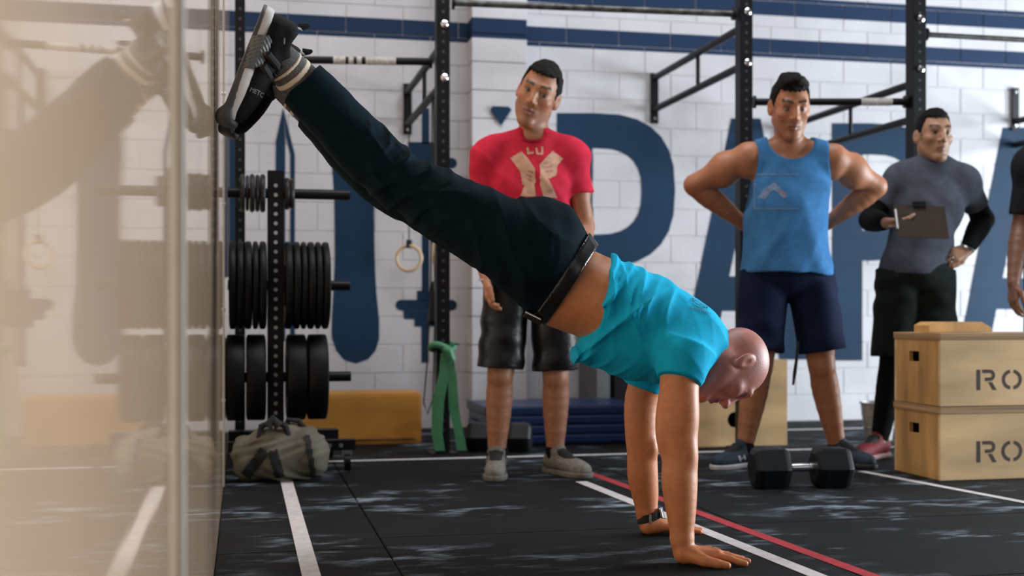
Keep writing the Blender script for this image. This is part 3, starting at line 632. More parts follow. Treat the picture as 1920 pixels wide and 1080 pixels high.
# ---- head
HEAD = dict(eye=.031)
def add_head(S, c, R, s, neck, nr=(.056, .062), ear=True):
    P = lambda x, y, z: np.asarray(c)+R@(np.array((x, y, z))*s)
    E = lambda p, r, k=.02, sub=False, Rr=None: S.ell(P(*p), np.array(r)*s, R if Rr is None else R@Rr, k*s, sub)
    E((0, -.012, .038), (.073, .094, .086)); E((0, .026, -.02), (.062, .066, .088), .03)
    for q in (-1, 1):
        S.cone(P(.050*q, .0, -.046), P(.017*q, .068, -.098), .020*s, .017*s, .025*s)
        E((.042*q, .060, -.014), (.021, .019, .016), .022)
    E((0, .078, -.101), (.021, .017, .016), .018)
    S.cone(P(-.036, .079, .034), P(.036, .079, .034), .012*s, .012*s, .018*s)
    for q in (-1, 1): E((.0315*q, .100, .012), (.0175, .018, .0125), .012, True)
    for q in (-1, 1):
        E((.031*q, .0735, .011), (.013, .013, .0125), .003)
        S.chain([P(.046*q, .071, .0155), P(.031*q, .083, .0215), P(.016*q, .080, .0165)], [.0045*s, .0055*s, .0045*s], .004*s)
        S.chain([P(.045*q, .071, .007), P(.031*q, .081, .0015), P(.017*q, .079, .007)], [.004*s, .0045*s, .004*s], .004*s)
    S.cone(P(0, .083, .028), P(0, .108, -.020), .0085*s, .0115*s, .013*s)
    for q in (-1, 1): E((.0125*q, .096, -.025), (.0085, .012, .0085), .006)
    E((0, .074, -.058), (.029, .018, .026), .016)
    S.chain([P(-.022, .084, -.0565), P(-.006, .0945, -.0525), P(.006, .0945, -.0525), P(.022, .084, -.0565)], [.0035*s, .0055*s, .0055*s, .0035*s], .005*s)
    S.chain([P(-.019, .084, -.064), P(0, .0945, -.0665), P(.019, .084, -.064)], [.004*s, .0065*s, .004*s], .005*s)
    S.chain([P(-.023, .089, -.0590), P(0, .1035, -.0592), P(.023, .089, -.0590)], [.0018*s, .003*s, .0018*s], .003*s, sub=True)
    if ear:
        for q in (-1, 1):
            a = math.radians(14); Rr = np.array([[1, 0, 0], [0, math.cos(a), -math.sin(a)], [0, math.sin(a), math.cos(a)]])@np.array([[math.cos(.35*q), -math.sin(.35*q), 0], [math.sin(.35*q), math.cos(.35*q), 0], [0, 0, 1]])
            E((.076*q, -.014, .002), (.0085, .020, .033), .006, False, Rr); E((.0845*q, -.006, .004), (.007, .0095, .017), .004, True, Rr)
    S.cone(P(0, -.028, -.05), neck, nr[0]*s, nr[1], .03)
def face_colour(V, c, R, s, skin, lip, hairc, stub=.3, brow=.85, gaze=(0, 1, 0)):
    C = np.tile(np.asarray(skin, float), (len(V), 1)); Lc = ((V-np.asarray(c))@R)/s; x, y, z = np.abs(Lc[:, 0]), Lc[:, 1], Lc[:, 2]; near = (np.linalg.norm(Lc, axis=1) < .16)
    def mixc(m, col, f): C[m] = C[m]*(1-f)+np.asarray(col)*f
    mixc(near & (z < -.036) & (y > .01) & (z > -.13) & ~((x < .026) & (z > -.072) & (z < -.046) & (y > .08)), np.asarray(hairc)*1.5, stub)
    mixc(near & (z < -.040) & (z > -.048) & (y > .075) & (x < .03), hairc, stub)
    mixc(near & (y > .05) & (z > -.03) & (z < .02) & (x > .035), (.5, .16, .10), .12)
    mixc(near & (x < .024) & (z > -.072) & (z < -.049) & (y > .080), lip, .75)
    mixc(near & (x < .024) & (np.abs(z+.0593) < .0022) & (y > .075), np.asarray(lip)*.3, .8)
    zb = .037+.006*np.sin((x-.01)/.04*2.4); mixc(near & (x > .011) & (x < .050) & (np.abs(z-zb) < .0058) & (y > .045), hairc, brow)
    for q in (-1, 1):
        e = np.array((.031*q, .0735, .011)); d = Lc-e; r = np.linalg.norm(d, axis=1); m = near & (r < .0142) & (np.abs(d[:, 2]) < .0068) & (d[:, 1] > .004); mixc(m, (.26, .20, .17), .8)
        g = nrm(gaze); a = (d@g)/np.maximum(r, 1e-6); mixc(m & (a > .80), (.02, .018, .012), 1.)
        mixc(near & (r < .019) & (np.abs(d[:, 2]-.0085) < .0030) & (d[:, 1] > .0), hairc, .7)
    return C
def hair_mask(c, R, s, zf, ys, burn=-.026):
    c = np.asarray(c)
    def fn(gx, gy, gz):
        X, Y, Z = gx-c[0], gy-c[1], gz-c[2]; L = [(X*R[0, i]+Y*R[1, i]+Z*R[2, i])/s for i in range(3)]; x, y, z = L; ax = np.abs(x)
        nz = .0035*np.sin(x*310+2*np.sin(z*140))+.002*np.sin(x*720+y*300)
        front = zf+.006*np.clip((ax-.03)/.03, 0, 1)+nz-z; side = y-ys-.010*np.clip((z-.0)/.06, -1, 1)+nz
        d = np.minimum(front, side); low = np.where(y > -.034, burn, -.062+.25*np.clip(-(y+.05), 0, .1))-z+nz
        return np.maximum(d, low)*s
    return fn
def add_hair(c, R, s, grow=.008, zf=.083, ys=.026, quiff=0):
    H = Sdf(); P = lambda x, y, z: np.asarray(c)+R@(np.array((x, y, z))*s)
    H.ell(P(0, -.014, .040), np.array((.073+grow*.6, .094+grow*.7, .086+grow*1.1))*s, R, .01); H.ell(P(0, .008, .080), np.array((.058, .066, .050+grow))*s, R, .02)
    if quiff:
        H.chain([P(-.040, .048, .104), P(-.010, .062, .118), P(.035, .052, .110)], [.018*s, .024*s, .018*s], .02); H.chain([P(-.02, -.02, .122), P(.03, -.01, .124)], [.022*s, .020*s], .02)
    for q in (-1, 1): H.ell(P(.085*q, -.012, -.002), np.array((.024, .027, .040))*s, R, .004, True)
    H.disp(lambda X, Y, Z: .0015*np.sin(X*420+2*np.sin(Y*160+Z*60))*np.sin(Y*330+2*np.sin(Z*150))+.0012*np.sin(Z*160+3*np.sin(X*70)))
    H.ops.append(('fclip', hair_mask(c, R, s, zf, ys))); return H
# ---- hands
def add_hand(S, wr, fd, pn, side, s=1., curl=(.25, .35, .25), spread=.10, thumb=.5, rf=1.):
    fd = nrm(fd); pn = nrm(np.asarray(pn, float)-np.dot(pn, fd)*fd); ac = np.cross(fd, pn)*side; wr = np.asarray(wr, float)
    ln = [.070, .078, .073, .058]; K = []
    for i in range(4):
        o = 1.5-i; b = wr+ac*.011*o*s; kn = wr+fd*(.088-.004*abs(o-.5)-.006*(i == 3))*s+ac*.0195*o*s-pn*.004*s; K.append(kn)
        S.cone(b, kn, .0145*s, .0115*s, .012*s)
        d = nrm(fd+ac*spread*o); p = kn; r0 = [.0098, .0100, .0096, .0085][i]*s*rf; cc = 0
        for j, fr in enumerate((.46, .30, .24)):
            cc += curl[j]*(1+.08*i); v = d*math.cos(cc)+pn*math.sin(cc); q = p+v*ln[i]*fr*s; r1 = r0*.9; S.cone(p, q, r0, r1, .004*s); p, r0 = q, r1
    t0 = wr+ac*.018*s+fd*.022*s; t1 = t0+nrm(fd*.75+ac*(.45+.5*thumb)+pn*.25)*.042*s; t2 = t1+nrm(fd+ac*.45*thumb+pn*.15)*.032*s; t3 = t2+nrm(fd+ac*.2*thumb+pn*.15)*.024*s
    S.chain([t0, t1, t2, t3], [.0155*s, .0125*s, .0105*s, .0085*s], .008*s)
# ---- standing body
def torso(S, J, g=0., k=.03, sw=1., belly=0., arms=True):
    f = J['f']; up = nrm(J['neck']-J['pelvis']); r = nrm(np.cross(f, up)); R = np.stack([r, f, up], 1); pe, ne = J['pelvis'], J['neck']; L = np.linalg.norm(ne-pe)
    ch = pe+up*L*.66; S.ell(ch-f*.005, (.158*sw+g, .112+g, .20+g), R, k)
    S.cone(pe+up*.02, pe+up*L*.55, .112+g, .112+g, k, r, 1.22*sw); S.ell(pe, (.160*sw+g, .118+g, .125+g), R, k)
    if belly: S.ell(pe+up*L*.3+f*.04, (.12+g, .08+g, .13+g), R, k)
    for q, sh in ((-1, J['shl']), (1, J['shr'])):
        S.cone(ne-up*.01, sh-up*.015, .046+g*.8, .050+g, k); S.cone(ne+up*.012, ne+(sh-ne)*.72+up*.008, .046+g*.8, .050+g*.9, k); S.ell(ch+f*.055+(sh-ne)*.42+up*.02, (.075+g, .036+g, .06+g), R, k)
        if arms: S.ell(sh, .058+g, None, k)
    S.cone(J['shl']-up*.05, J['shr']-up*.05, .055+g, .055+g, k)
def limbs(S, J, ar=(.052, .040, .045, .027), lr=(.088, .054, .058, .035), legs=True):
    for q in 'lr':
        sh, el, wr = J['sh'+q], J['el'+q], J['wr'+q]
        S.cone(sh, el, ar[0], ar[1], .02); S.ell(sh+(el-sh)*.45, (ar[0]*1.05, ar[0]*1.05, ar[0]*1.25), None, .03)
        S.chain([el, el+(wr-el)*.32, wr], [ar[1]*.95, ar[2], ar[3]], .02)
        if legs:
            hp, kn, an = J['hi'+q], J['kn'+q], J['an'+q]; b = -J['f']
            S.chain([hp, hp+(kn-hp)*.5, kn], [lr[0], lr[0]*.86, lr[1]], .03); S.chain([kn, kn+(an-kn)*.32+b*.012, an], [lr[1]*.95, lr[2], lr[3]], .02)
            S.ell(kn+J['f']*.02, .042, None, .02); S.cone(an, an+J['t'+q]*.10+np.array((0, 0, -.05)), .034, .03, .02)
def foot_frame(an, toe):  # an: ankle point, toe: ground direction
    t = nrm((toe[0], toe[1], 0)); return t
def shoe(root, an, t, cu, cs, cl, L=.30, tilt=None, W=1., label=None, logo=None, name='shoe'):
    # local: x forward from heel, y left, z up; heel 6 cm behind the ankle
    base = np.array((an[0], an[1], 0))-t*.065; y = np.cross((0, 0, 1), t); M = (np.stack([t, y, np.array((0, 0, 1.))], 1), base)
    if tilt is not None: M = tilt
    U = Sdf(); k = L/.30
    U.chain([(.045, 0, .052), (.12, 0, .052), (.20, 0, .038), (.245, 0, .032)], [.036, .036, .040, .034], .03)
    U.cone((.052, 0, .06), (.060, 0, .100), .040, .037, .02); U.cone((.10, 0, .075), (.085, 0, .105), .03, .03, .02)
    U.ell((.062, 0, .118), (.031, .026, .03), None, .008, True); U.clip((0, 0, .016), (0, 0, -1))
    u = skin_obj('upper', tuple([U.mesh(.004)[0]*k, None]) if False else scaled(U.mesh(.0036), (k, W, 1)), cu, root, None, M)
    G = Sdf(); G.chain([(.042, 0, .012), (.10, 0, .012), (.19, .0, .012), (.245, 0, .014)], [.042, .038, .048, .040], .03); G.clip((0, 0, .024), (0, 0, 1)); G.clip((0, 0, .001), (0, 0, -1))
    so = skin_obj('sole', scaled(G.mesh(.0036), (k, W, 1)), cs, root, None, M)
    Tg = Sdf(); Tg.chain([(.078, 0, .112), (.11, 0, .092), (.185, 0, .066)], [.020, .022, .018], .01, w=(0, 1, 0), fl=1.15); skin_obj('tongue', scaled(Tg.mesh(.0036), (k, W, 1)), cl, root, None, M)
    mb = MB(); A = lambda p: c2w(np.asarray(M[0])@(np.array(p)*np.array((k, W, 1)))+np.asarray(M[1]))
    for i in range(5):
        x = .105+.022*i; z = .108-.0095*i
        MB().tube([A((x, -.024, z-.012)), A((x+.002, 0, z+.006)), A((x, .024, z-.012))], .0035, 8).build('lace', cl, root, smooth=True)
    MB().tube([A((.095, .0, .108)), A((.10, .022, .112)), A((.115, .030, .10)), A((.105, .006, .106)), A((.11, -.026, .108)), A((.125, -.032, .094))], .003, 8).build('lace', cl, root, smooth=True)
    return u, so
def scaled(VQ, s): return VQ[0]*np.array(s), VQ[1]
# ---- flat print laid on a garment
def bvh_of(o):
    L = parent_loc(o.parent) if o.parent else o.location; return BVHTree.FromPolygons([v.co+L for v in o.data.vertices], [p.vertices for p in o.data.polygons])
def in_poly(poly, x, y):
    c = np.zeros(x.shape, bool); n = len(poly)
    for i in range(n):
        x0, y0 = poly[i]; x1, y1 = poly[(i+1) % n]
        if y0 == y1: continue
        m = ((y0 > y) != (y1 > y)) & (x < (x1-x0)*(y-y0)/(y1-y0)+x0); c ^= m
    return c
def grid_cells(polys, step, holes=()):
    al = [p for q in polys for p in q]; x0, x1 = min(p[0] for p in al), max(p[0] for p in al); y0, y1 = min(p[1] for p in al), max(p[1] for p in al)
    nx, ny = int((x1-x0)/step)+2, int((y1-y0)/step)+2; X, Y = np.meshgrid(x0+step*(np.arange(nx)+.5), y0+step*(np.arange(ny)+.5), indexing='ij'); m = np.zeros(X.shape, bool)
    for q in polys: m |= in_poly(q, X, Y)
    for q in holes: m &= ~in_poly(q, X, Y)
    vs = {}; V = []; F = []
    for i, j in np.argwhere(m):
        f = []
        for a, b in ((i, j), (i+1, j), (i+1, j+1), (i, j+1)):
            if (a, b) not in vs: vs[(a, b)] = len(V); V.append((x0+a*step, y0+b*step))
            f.append(vs[(a, b)])
        F.append(f)
    return V, F
def decal(name, VF, place, garment, m, root, off=.0015, ray=None):   # place(u, v) -> camera-frame point outside the cloth, ray: direction in camera frame
    T = bvh_of(garment); V, F = VF; d = c2w(nrm(ray)); L = parent_loc(root); pts = []; ok = []
    for u, v in V:
        p = c2w(place(u, v)); h = T.ray_cast(p, d, 1.5); ok.append(h[0] is not None); pts.append(((h[0]-d*off) if h[0] else p)-L)
    F = [f for f in F if all(ok[i] for i in f)]
    if not F: return None
    me = bpy.data.meshes.new(name); me.from_pydata([tuple(p) for p in pts], [], F); me.polygons.foreach_set('use_smooth', [True]*len(F)); me.materials.append(m)
    o = bpy.data.objects.new(name, me); COL.objects.link(o); o.parent = root; return o
def text_cells(txt, size):
    cu = bpy.data.curves.new('t', 'FONT'); cu.body = txt; cu.size = size; cu.resolution_u = 2; o = bpy.data.objects.new('t', cu); COL.objects.link(o)
    dg = bpy.context.evaluated_depsgraph_get(); me = bpy.data.meshes.new_from_object(o.evaluated_get(dg)); V = [(v.co.x, v.co.y) for v in me.vertices]; F = [list(p.vertices) for p in me.polygons]
    bpy.data.objects.remove(o); bpy.data.meshes.remove(me); bpy.data.curves.remove(cu); return V, F
# ------------------------------------------------------------------ people
def person(loc, label):
    t = thing('person', c2w((loc[0], loc[1], 0)), label, 'person'); return t
def ridge2(x): return (.5+.5*np.cos(2*x))**2.5
def folds(A, ks, w=None):
    def fn(X, Y, Z):
        v = 0
        for (kx, ky, kz, ph, wx) in ks: v = v+np.sin(kx*X+ky*Y+kz*Z+ph+wx*np.sin(9*X+13*Z+7*Y))
        v = A*v/len(ks)
        return v*(w(X, Y, Z) if w else 1)
    return fn
def standing(J, head, cols, label, shirt, shorts, shoes, hands, hair=None, hs=1., ar=None, lr=None, sw=1., belly=0, headkw={}, loc=None):
    root = person(loc if loc is not None else (J['anl']+J['anr'])/2, label); S = Sdf(); torso(S, J, -.004, sw=sw, belly=belly); limbs(S, J, *( [ar] if ar else []), **({'lr': lr} if lr else {}))
    c, R = head; add_head(S, c, R, hs, J['neck'])
    for h in hands: add_hand(S, *h[0], **h[1])
    V, Q = S.mesh(.0045); C = face_colour(V, c, R, hs, cols['skin'], cols['lip'], cols['hair'], cols.get('stub', .3), gaze=cols.get('gaze', (0, 1, 0)))
    if hair is not None:
        mk = hair.ops[-1][1](V[:, 0], V[:, 1], V[:, 2]); nearh = np.linalg.norm(V-np.asarray(c), axis=1) < .17*hs; lx_ = np.abs(((V-np.asarray(c))@R)[:, 0])/hs; ly_ = ((V-np.asarray(c))@R)[:, 1]/hs; lz_ = ((V-np.asarray(c))@R)[:, 2]/hs; nearh &= ~((lx_ > .066) & (np.abs(ly_+.012) < .032) & (np.abs(lz_) < .042)); f_ = (np.clip(.5-mk/.010, 0, 1)*nearh*.9)[:, None]; C = C*(1-f_)+np.asarray(cols['hair'])*f_
    body = skin_obj('body', (V, Q), SKIN, root, C)
    if hair is not None: skin_obj('hair', hair.mesh(.004), mat('dark hair', (.006, .005, .0045), .6, 0, .4, 80, .6, 240, spec=.15), root)
    return root
# ================= man in the red T-shirt
D1 = 5.34
def P1(x, y, d=0.): return cam3(x, y, D1+d)
J = dict(neck=P1(1000, 262), pelvis=P1(993, 512), shl=P1(916, 288), shr=P1(1072, 290), ell=P1(897, 420, .02), elr=P1(1097, 425, .0), wrl=P1(912, 522, -.12), wrr=P1(1075, 520, -.16),
         hil=P1(955, 535), hir=P1(1034, 535), knl=P1(938, 705, -.02), knr=P1(1042, 708, .02), anl=P1(931, 850, -.0), anr=P1(1041, 852, .05), f=nrm((-.05, -1, 0)))
J['tl'] = nrm((-.03, -1, 0)); J['tr'] = nrm((.60, -.8, 0))
for q in 'lr': J['an'+q][2] = .085
hR = frame((-.17, -.96, -.16), (.37, 0, .93)); hc = P1(1008, 180, -.02)
root1 = standing(J, (hc, hR), dict(skin=(.42, .185, .10), lip=(.25, .10, .08), hair=(.012, .009, .008), stub=.22, gaze=(-.45, .85, -.2)), 'dark-haired man in red printed T-shirt and black shorts, standing with head tilted', None, None, None,
    [((J['wrl'], (.12, -.25, -1), (1, -.1, -.1), 1), dict(s=1.02, curl=(.35, .45, .3), thumb=.2)), ((J['wrr'], (-.2, -.25, -1), (-1, -.1, -.1), -1), dict(s=1.02, curl=(.35, .45, .3), thumb=.2))],
    hair=add_hair(hc, hR, 1.16), hs=1.16)
T = Sdf(); torso(T, J, .016, .04); dn = np.array((0, 0, -1.))
for q in 'lr':
    sh, el = J['sh'+q], J['el'+q]; d = nrm(el-sh); T.cone(sh+np.array((0, 0, .01)), sh+(el-sh)*.52, .070, .066, .035, cap=False); T.clip(sh+(el-sh)*.50, d, (sh+(el-sh)*.5-.095, sh+(el-sh)*.5+.095)) if False else None
T2 = Sdf(); T2.ops = [o for o in T.ops if not (o[0] == 'cone' and o[4] == .066)]
for q in 'lr':
    sh, el = J['sh'+q], J['el'+q]; T2.cone(sh+(el-sh)*.06, sh+(el-sh)*.56, .064, .068, .03, cap='b')
T2.clip(P1(1000, 548), dn); T2.cone(J['neck']+np.array((0, .01, -.05)), J['neck']+np.array((0, -.012, .010)), .105, .082, .03, cap='b'); T2.ell(J['neck']+np.array((0, -.09, .035)), (.062, .05, .05), None, .01, True)
T2.disp(lambda X, Y, Z: .003-(.008*ridge2(15*(X-.1)+11*(Z-1.2)+1.1*np.sin(9*Z+5*X)+4*Y)*(.5+.5*np.sin(11*Z+9*X))+.007*ridge2(14*(X-.1)-13*(Z-1.2)+np.sin(8*Z)+3*Y)*(.5+.5*np.sin(13*X-7*Z+1)))*np.clip((1.52-Z)/.12, .2, 1))
shirt1 = skin_obj('t_shirt', T2.mesh(.005), cloth('red jersey', (.60, .028, .062), .10), root1)
NB = Sdf(); NB.ops = []
nk = J['neck']; ringp = [nk+np.array((.074*math.cos(a), -.012+.076*math.sin(a), .006+.026*math.sin(a))) for a in [2*math.pi*i/28 for i in range(28)]]
MB().tube([c2w(p) for p in ringp], .008, 8, True).build('collar', cloth('red jersey dark', (.33, .015, .035), .10), root1, smooth=True)
# print: L U and two crossed bands, in flesh beige
BEIGE = mat('beige shirt print', (.60, .36, .25), .9, 0, .2, 30)
pl = lambda u, v: cam3(u, v, D1-.45)/(D1-.45)*(D1-.45)
def rect(a, b, w):
    a = np.array(a, float); b = np.array(b, float); d = nrm(b-a); n = np.array((-d[1], d[0]))*w/2; return [tuple(a+n), tuple(b+n), tuple(b-n), tuple(a-n)]
def pxdecal(name, polys, garment, m, root, D, step=1.3, holes=()):
    return decal(name, grid_cells(polys, step, holes), lambda u, v: cam3(u, v, D), garment, m, root, ray=cam3(sum(p[0] for p in polys[0])/len(polys[0]), sum(p[1] for p in polys[0])/len(polys[0]), 1.)-np.array((0, 0, CH)))
pxdecal('print_letter_l', [rect((989, 276), (991, 290), 4), rect((989, 288), (1001, 286), 4)], shirt1, BEIGE, root1, D1-.5)
pxdecal('print_letter_u', [rect((1006, 276), (1007, 289), 4), rect((1017, 275), (1018, 289), 4), rect((1006, 288), (1019, 288), 4)], shirt1, BEIGE, root1, D1-.5)
pxdecal('print_crossed_arm', [[(954, 294), (977, 281), (992, 297), (1004, 316), (1006, 345), (996, 350), (979, 348), (975, 322)], [(985, 345), (1003, 343), (1006, 372), (975, 372)]], shirt1, BEIGE, root1, D1-.5)
pxdecal('print_crossed_arm', [[(1036, 280), (1058, 296), (1046, 310), (1044, 330), (1030, 336), (1012, 330), (1010, 308)], [(1010, 330), (1026, 334), (1036, 352), (1046, 376), (1018, 374), (1012, 352)]], shirt1, BEIGE, root1, D1-.5)
REDP = mat('red print shadow', (.30, .05, .06), .9)
pxdecal('print_knuckles', [rect((988, 320), (1000, 324), 3), rect((986, 328), (999, 333), 3), rect((988, 337), (998, 341), 3)], shirt1, REDP, root1, D1-.6); pxdecal('print_knuckles', [rect((1016, 307), (1034, 303), 3), rect((1017, 316), (1038, 312), 3), rect((1020, 325), (1038, 322), 3)], shirt1, REDP, root1, D1-.6)
G = Sdf(); G.ell(J['pelvis']-np.array((0, 0, .06)), (.170, .126, .09), None, .04)
for q in 'lr': G.cone(J['hi'+q]+np.array((0, 0, .06)), J['kn'+q]+np.array((0, 0, .035)), .105, .101, .02, cap=True)
G.disp(folds(.005, [(25, 0, 18, 0, 2), (-15, 5, 45, 1, 2)]))
skin_obj('shorts', G.mesh(.005), mat('black satin', (.008, .008, .010), .36, 0, .3, 12, .25, 40, spec=.3), root1)
MB().tube([c2w(J['wrl']+np.array((.031*math.cos(a), .031*math.sin(a), .002*math.sin(a)-.005))) for a in [2*math.pi*i/20 for i in range(20)]], .004, 8, True).build('bracelet', mat('white band', (.6, .58, .55), .6), root1, smooth=True)
GU = mat('grey shoe knit', (.20, .18, .16), .8, 0, .25, 60, .2, 300); GS = mat('shoe sole grey', (.16, .15, .13), .7, 0, .3, 30); BL_ = mat('black lace', (.01, .01, .01), .8)
def shoe_thing(root, an, t, cu, cs, cl, L=.30, W=1.):
    e = bpy.data.objects.new('shoe', None); COL.objects.link(e); e.parent = root; e.location = c2w((an[0], an[1], 0))-parent_loc(root); shoe(e, an, t, cu, cs, cl, L, W=W); return e
for q in 'lr':
    shoe_thing(root1, J['an'+q], J['t'+q], GU, GS, BL_, .315, 1.1)
    S_ = Sdf(); S_.cone(J['an'+q]+np.array((0, 0, -.02)), J['an'+q]+np.array((0, 0, .035)), .045, .042, .01, cap=True); skin_obj('sock', S_.mesh(.004), cloth('black sock', (.012, .012, .013)), root1)
# ================= man in the blue tank top
D2 = 5.63
def P2(x, y, d=0.): return cam3(x, y, D2+d)
J = dict(neck=P2(1480, 274), pelvis=P2(1475, 512), shl=P2(1403, 294), shr=P2(1562, 297), ell=P2(1303, 347, .10), elr=P2(1642, 350, .10), wrl=P2(1392, 418, .17), wrr=P2(1557, 415, .17),
         hil=P2(1434, 535), hir=P2(1518, 535), knl=P2(1424, 688, -.03), knr=P2(1541, 688, .0), anl=P2(1396, 828, .0), anr=P2(1570, 832, .06), f=nrm((.02, -1, 0)))
J['tl'] = nrm((-.75, -.62, 0)); J['tr'] = nrm((.55, -.8, 0))
for q in 'lr': J['an'+q][2] = .085
hR = frame((.02, -.95, -.30), (0, -.3, .95)); hc = P2(1481, 204, -.05)
root2 = standing(J, (hc, hR), dict(skin=(.46, .195, .10), lip=(.26, .11, .09), hair=(.010, .008, .007), stub=.22, gaze=(-.1, .8, -.55)), 'dark-haired man in blue tank top and navy shorts with hands behind his hips', None, None, None,
    [((J['wrl'], (.9, .2, -.45), (.1, 1, 0), 1), dict(curl=(.3, .3, .2))), ((J['wrr'], (-.9, .2, -.45), (-.1, 1, 0), -1), dict(curl=(.3, .3, .2)))],
    hair=add_hair(hc, hR, 1.13, quiff=1, zf=.080), hs=1.13, ar=(.068, .050, .054, .030), lr=(.095, .058, .062, .036), sw=1.08)
S_ = Sdf(); torso(S_, J, .014, .04, sw=1.08, arms=False); S_.clip(P2(1480, 512), (.05, 0, -1))
S_.cone(P2(1470, 400), P2(1475, 520), .150, .172, .05, (1, 0, 0), 1.2)
S_.clip(P2(1480, 513), (-.02, 0, -1))
S_.ell(J['neck']+np.array((0, -.06, .035)), (.105, .16, .100), None, .01, True)
for q, sg in (('l', -1), ('r', 1)):
    S_.ell(J['sh'+q]+np.array((.035*sg, 0, -.01)), (.068, .2, .150), None, .008, True); S_.ell(J['sh'+q]+np.array((.05*sg, 0, -.16)), (.06, .2, .12), None, .008, True)
S_.disp(lambda X, Y, Z: .004-(.011*ridge2(13*(X-1.2)+9*(Z-1.0)+.7*np.sin(9*Z)+3*Y)*np.clip((X-1.18)/.15, .25, 1)+.006*ridge2(17*X-6*Z+np.sin(7*Z+2)+2*Y))*np.clip((1.38-Z)/.35, .08, 1))
tank = skin_obj('tank_top', S_.mesh(.005), cloth('blue jersey', (.052, .19, .42), .14), root2)
PALE = mat('faded pale print', (.16, .24, .40), .9, 0, .3, 60)
pxdecal('print_mountain', [[(1418, 372), (1432, 352), (1442, 347), (1452, 340), (1462, 350), (1478, 368), (1470, 374), (1458, 360), (1450, 356), (1442, 364), (1434, 374)]], tank, PALE, root2, D2-.5)
pxdecal('print_mountain_red', [[(1458, 359), (1466, 356), (1476, 366), (1464, 364)]], tank, mat('faded red print', (.35, .12, .14), .9), root2, D2-.5)
pxdecal('print_frame', [rect((1410, 327), (1500, 327), 1.8), rect((1410, 396), (1500, 396), 1.8), rect((1411, 327), (1411, 396), 1.8)], tank, PALE, root2, D2-.5, 1.0)
G = Sdf(); G.ell(J['pelvis'], (.188, .14, .13), None, .04)
for q in 'lr': G.cone(J['hi'+q]+np.array((0, 0, .06)), J['kn'+q]+np.array((0, 0, .075)), .112, .108, .02, cap=True)
G.disp(folds(.005, [(25, 0, 18, 0, 2), (-15, 5, 35, 1, 2)]))
skin_obj('shorts', G.mesh(.005), cloth('navy shorts cloth', (.008, .014, .045), .15, .8), root2)
dp = [P2(1496, 640, -.12), P2(1494, 670, -.12), P2(1490, 700, -.12), P2(1487, 722, -.12)]
MB().tube([c2w(p) for p in dp], [.006, .007, .009, .005], 8).build('drawstring', WEB, root2, smooth=True)
NU = mat('navy shoe knit', (.010, .028, .055), .7, 0, .3, 60, .2, 300); WS = mat('white sole', (.55, .55, .56), .5, 0, .1)
for q in 'lr':
    sh_ = shoe_thing(root2, J['an'+q], J['t'+q], NU, WS if q == 'l' else mat('black sole', (.012, .012, .013), .6), BL_, .30, 1.05)
    S_ = Sdf(); S_.cone(J['an'+q]+np.array((0, 0, -.02)), J['an'+q]+np.array((0, 0, .03)), .045, .043, .01, cap=True); skin_obj('sock', S_.mesh(.004), cloth('black sock', (.012, .012, .013)), root2)
up_ = [o for o in bpy.data.objects if o.name.startswith('upper') and o.parent and o.parent.parent == root2][0]
pxdecal('shoe_logo', [rect((1386, 854), (1389, 866), 3.5), rect((1396, 852), (1399, 862), 3.5), rect((1388, 860), (1398, 858), 2)], up_, mat('white mark', (.7, .7, .72), .6), root2, D2-.6, .8)
# ================= man with the clipboard
D3 = 6.0
def P3(x, y, d=0.): return cam3(x, y, D3+d)
J = dict(neck=P3(1748, 312), pelvis=P3(1716, 512), shl=P3(1688, 335), shr=P3(1808, 340), ell=P3(1632, 412, -.02), elr=P3(1843, 412, .10), wrl=P3(1660, 418, -.24), wrr=P3(1813, 468, -.05),
         hil=P3(1685, 530), hir=P3(1748, 530), knl=P3(1676, 680, .0), knr=P3(1752, 685, .0), anl=P3(1650, 820, .0), anr=P3(1762, 826, .0), f=nrm((.12, -1, 0)))
J['tl'] = nrm((-.75, -.66, 0)); J['tr'] = nrm((.4, -.9, 0))
for q in 'lr': J['an'+q][2] = .085
hR = frame((.10, -.99, -.02), (.02, 0, 1)); hc = P3(1750, 258, -.03)
root3 = standing(J, (hc, hR), dict(skin=(.42, .23, .14), lip=(.30, .13, .11), hair=(.010, .008, .007), stub=.06, gaze=(0, 1, -.1)), 'dark-haired man in grey shirt over black sleeves holding a clipboard', None, None, None,
    [((J['wrl'], (1, -.12, .10), (0, .35, 1), -1), dict(curl=(.12, .2, .15), thumb=.3)), ((J['wrr'], (-.85, -.3, -.35), (.2, .9, -.2), 1), dict(curl=(.45, .4, .3), thumb=.2))],
    hair=add_hair(hc, hR, 1.06, .005, zf=.086), hs=1.06)
S_ = Sdf(); torso(S_, J, .018, .04); S_.clip(P3(1716, 514), (.02, 0, -1)); S_.cone(J['neck']+np.array((0, .01, -.05)), J['neck']+np.array((0, -.012, .012)), .10, .074, .03, cap='b')
for q in 'lr':
    sh, el = J['sh'+q], J['el'+q]; S_.cone(sh+(el-sh)*.05, sh+(el-sh)*.66, .064, .060, .03, cap='b')
S_.disp(folds(.005, [(30, 0, 22, 0, 1.5), (-20, 0, 40, 1, 1.2)], lambda X, Y, Z: np.clip((1.45-Z)/.3, .2, 1)))
skin_obj('t_shirt', S_.mesh(.005), cloth('grey jersey', (.085, .095, .125), .15), root3)
S_ = Sdf()
for q in 'lr':
    S_ = Sdf(); sh, el, wr = J['sh'+q], J['el'+q], J['wr'+q]; S_.cone(sh+(el-sh)*.4, el, .054, .052, .02); S_.chain([el, el+(wr-el)*.35, el+(wr-el)*.93], [.052, .053, .036], .02); skin_obj('sleeve', S_.mesh(.0045), cloth('black lycra', (.007, .008, .009)), root3)

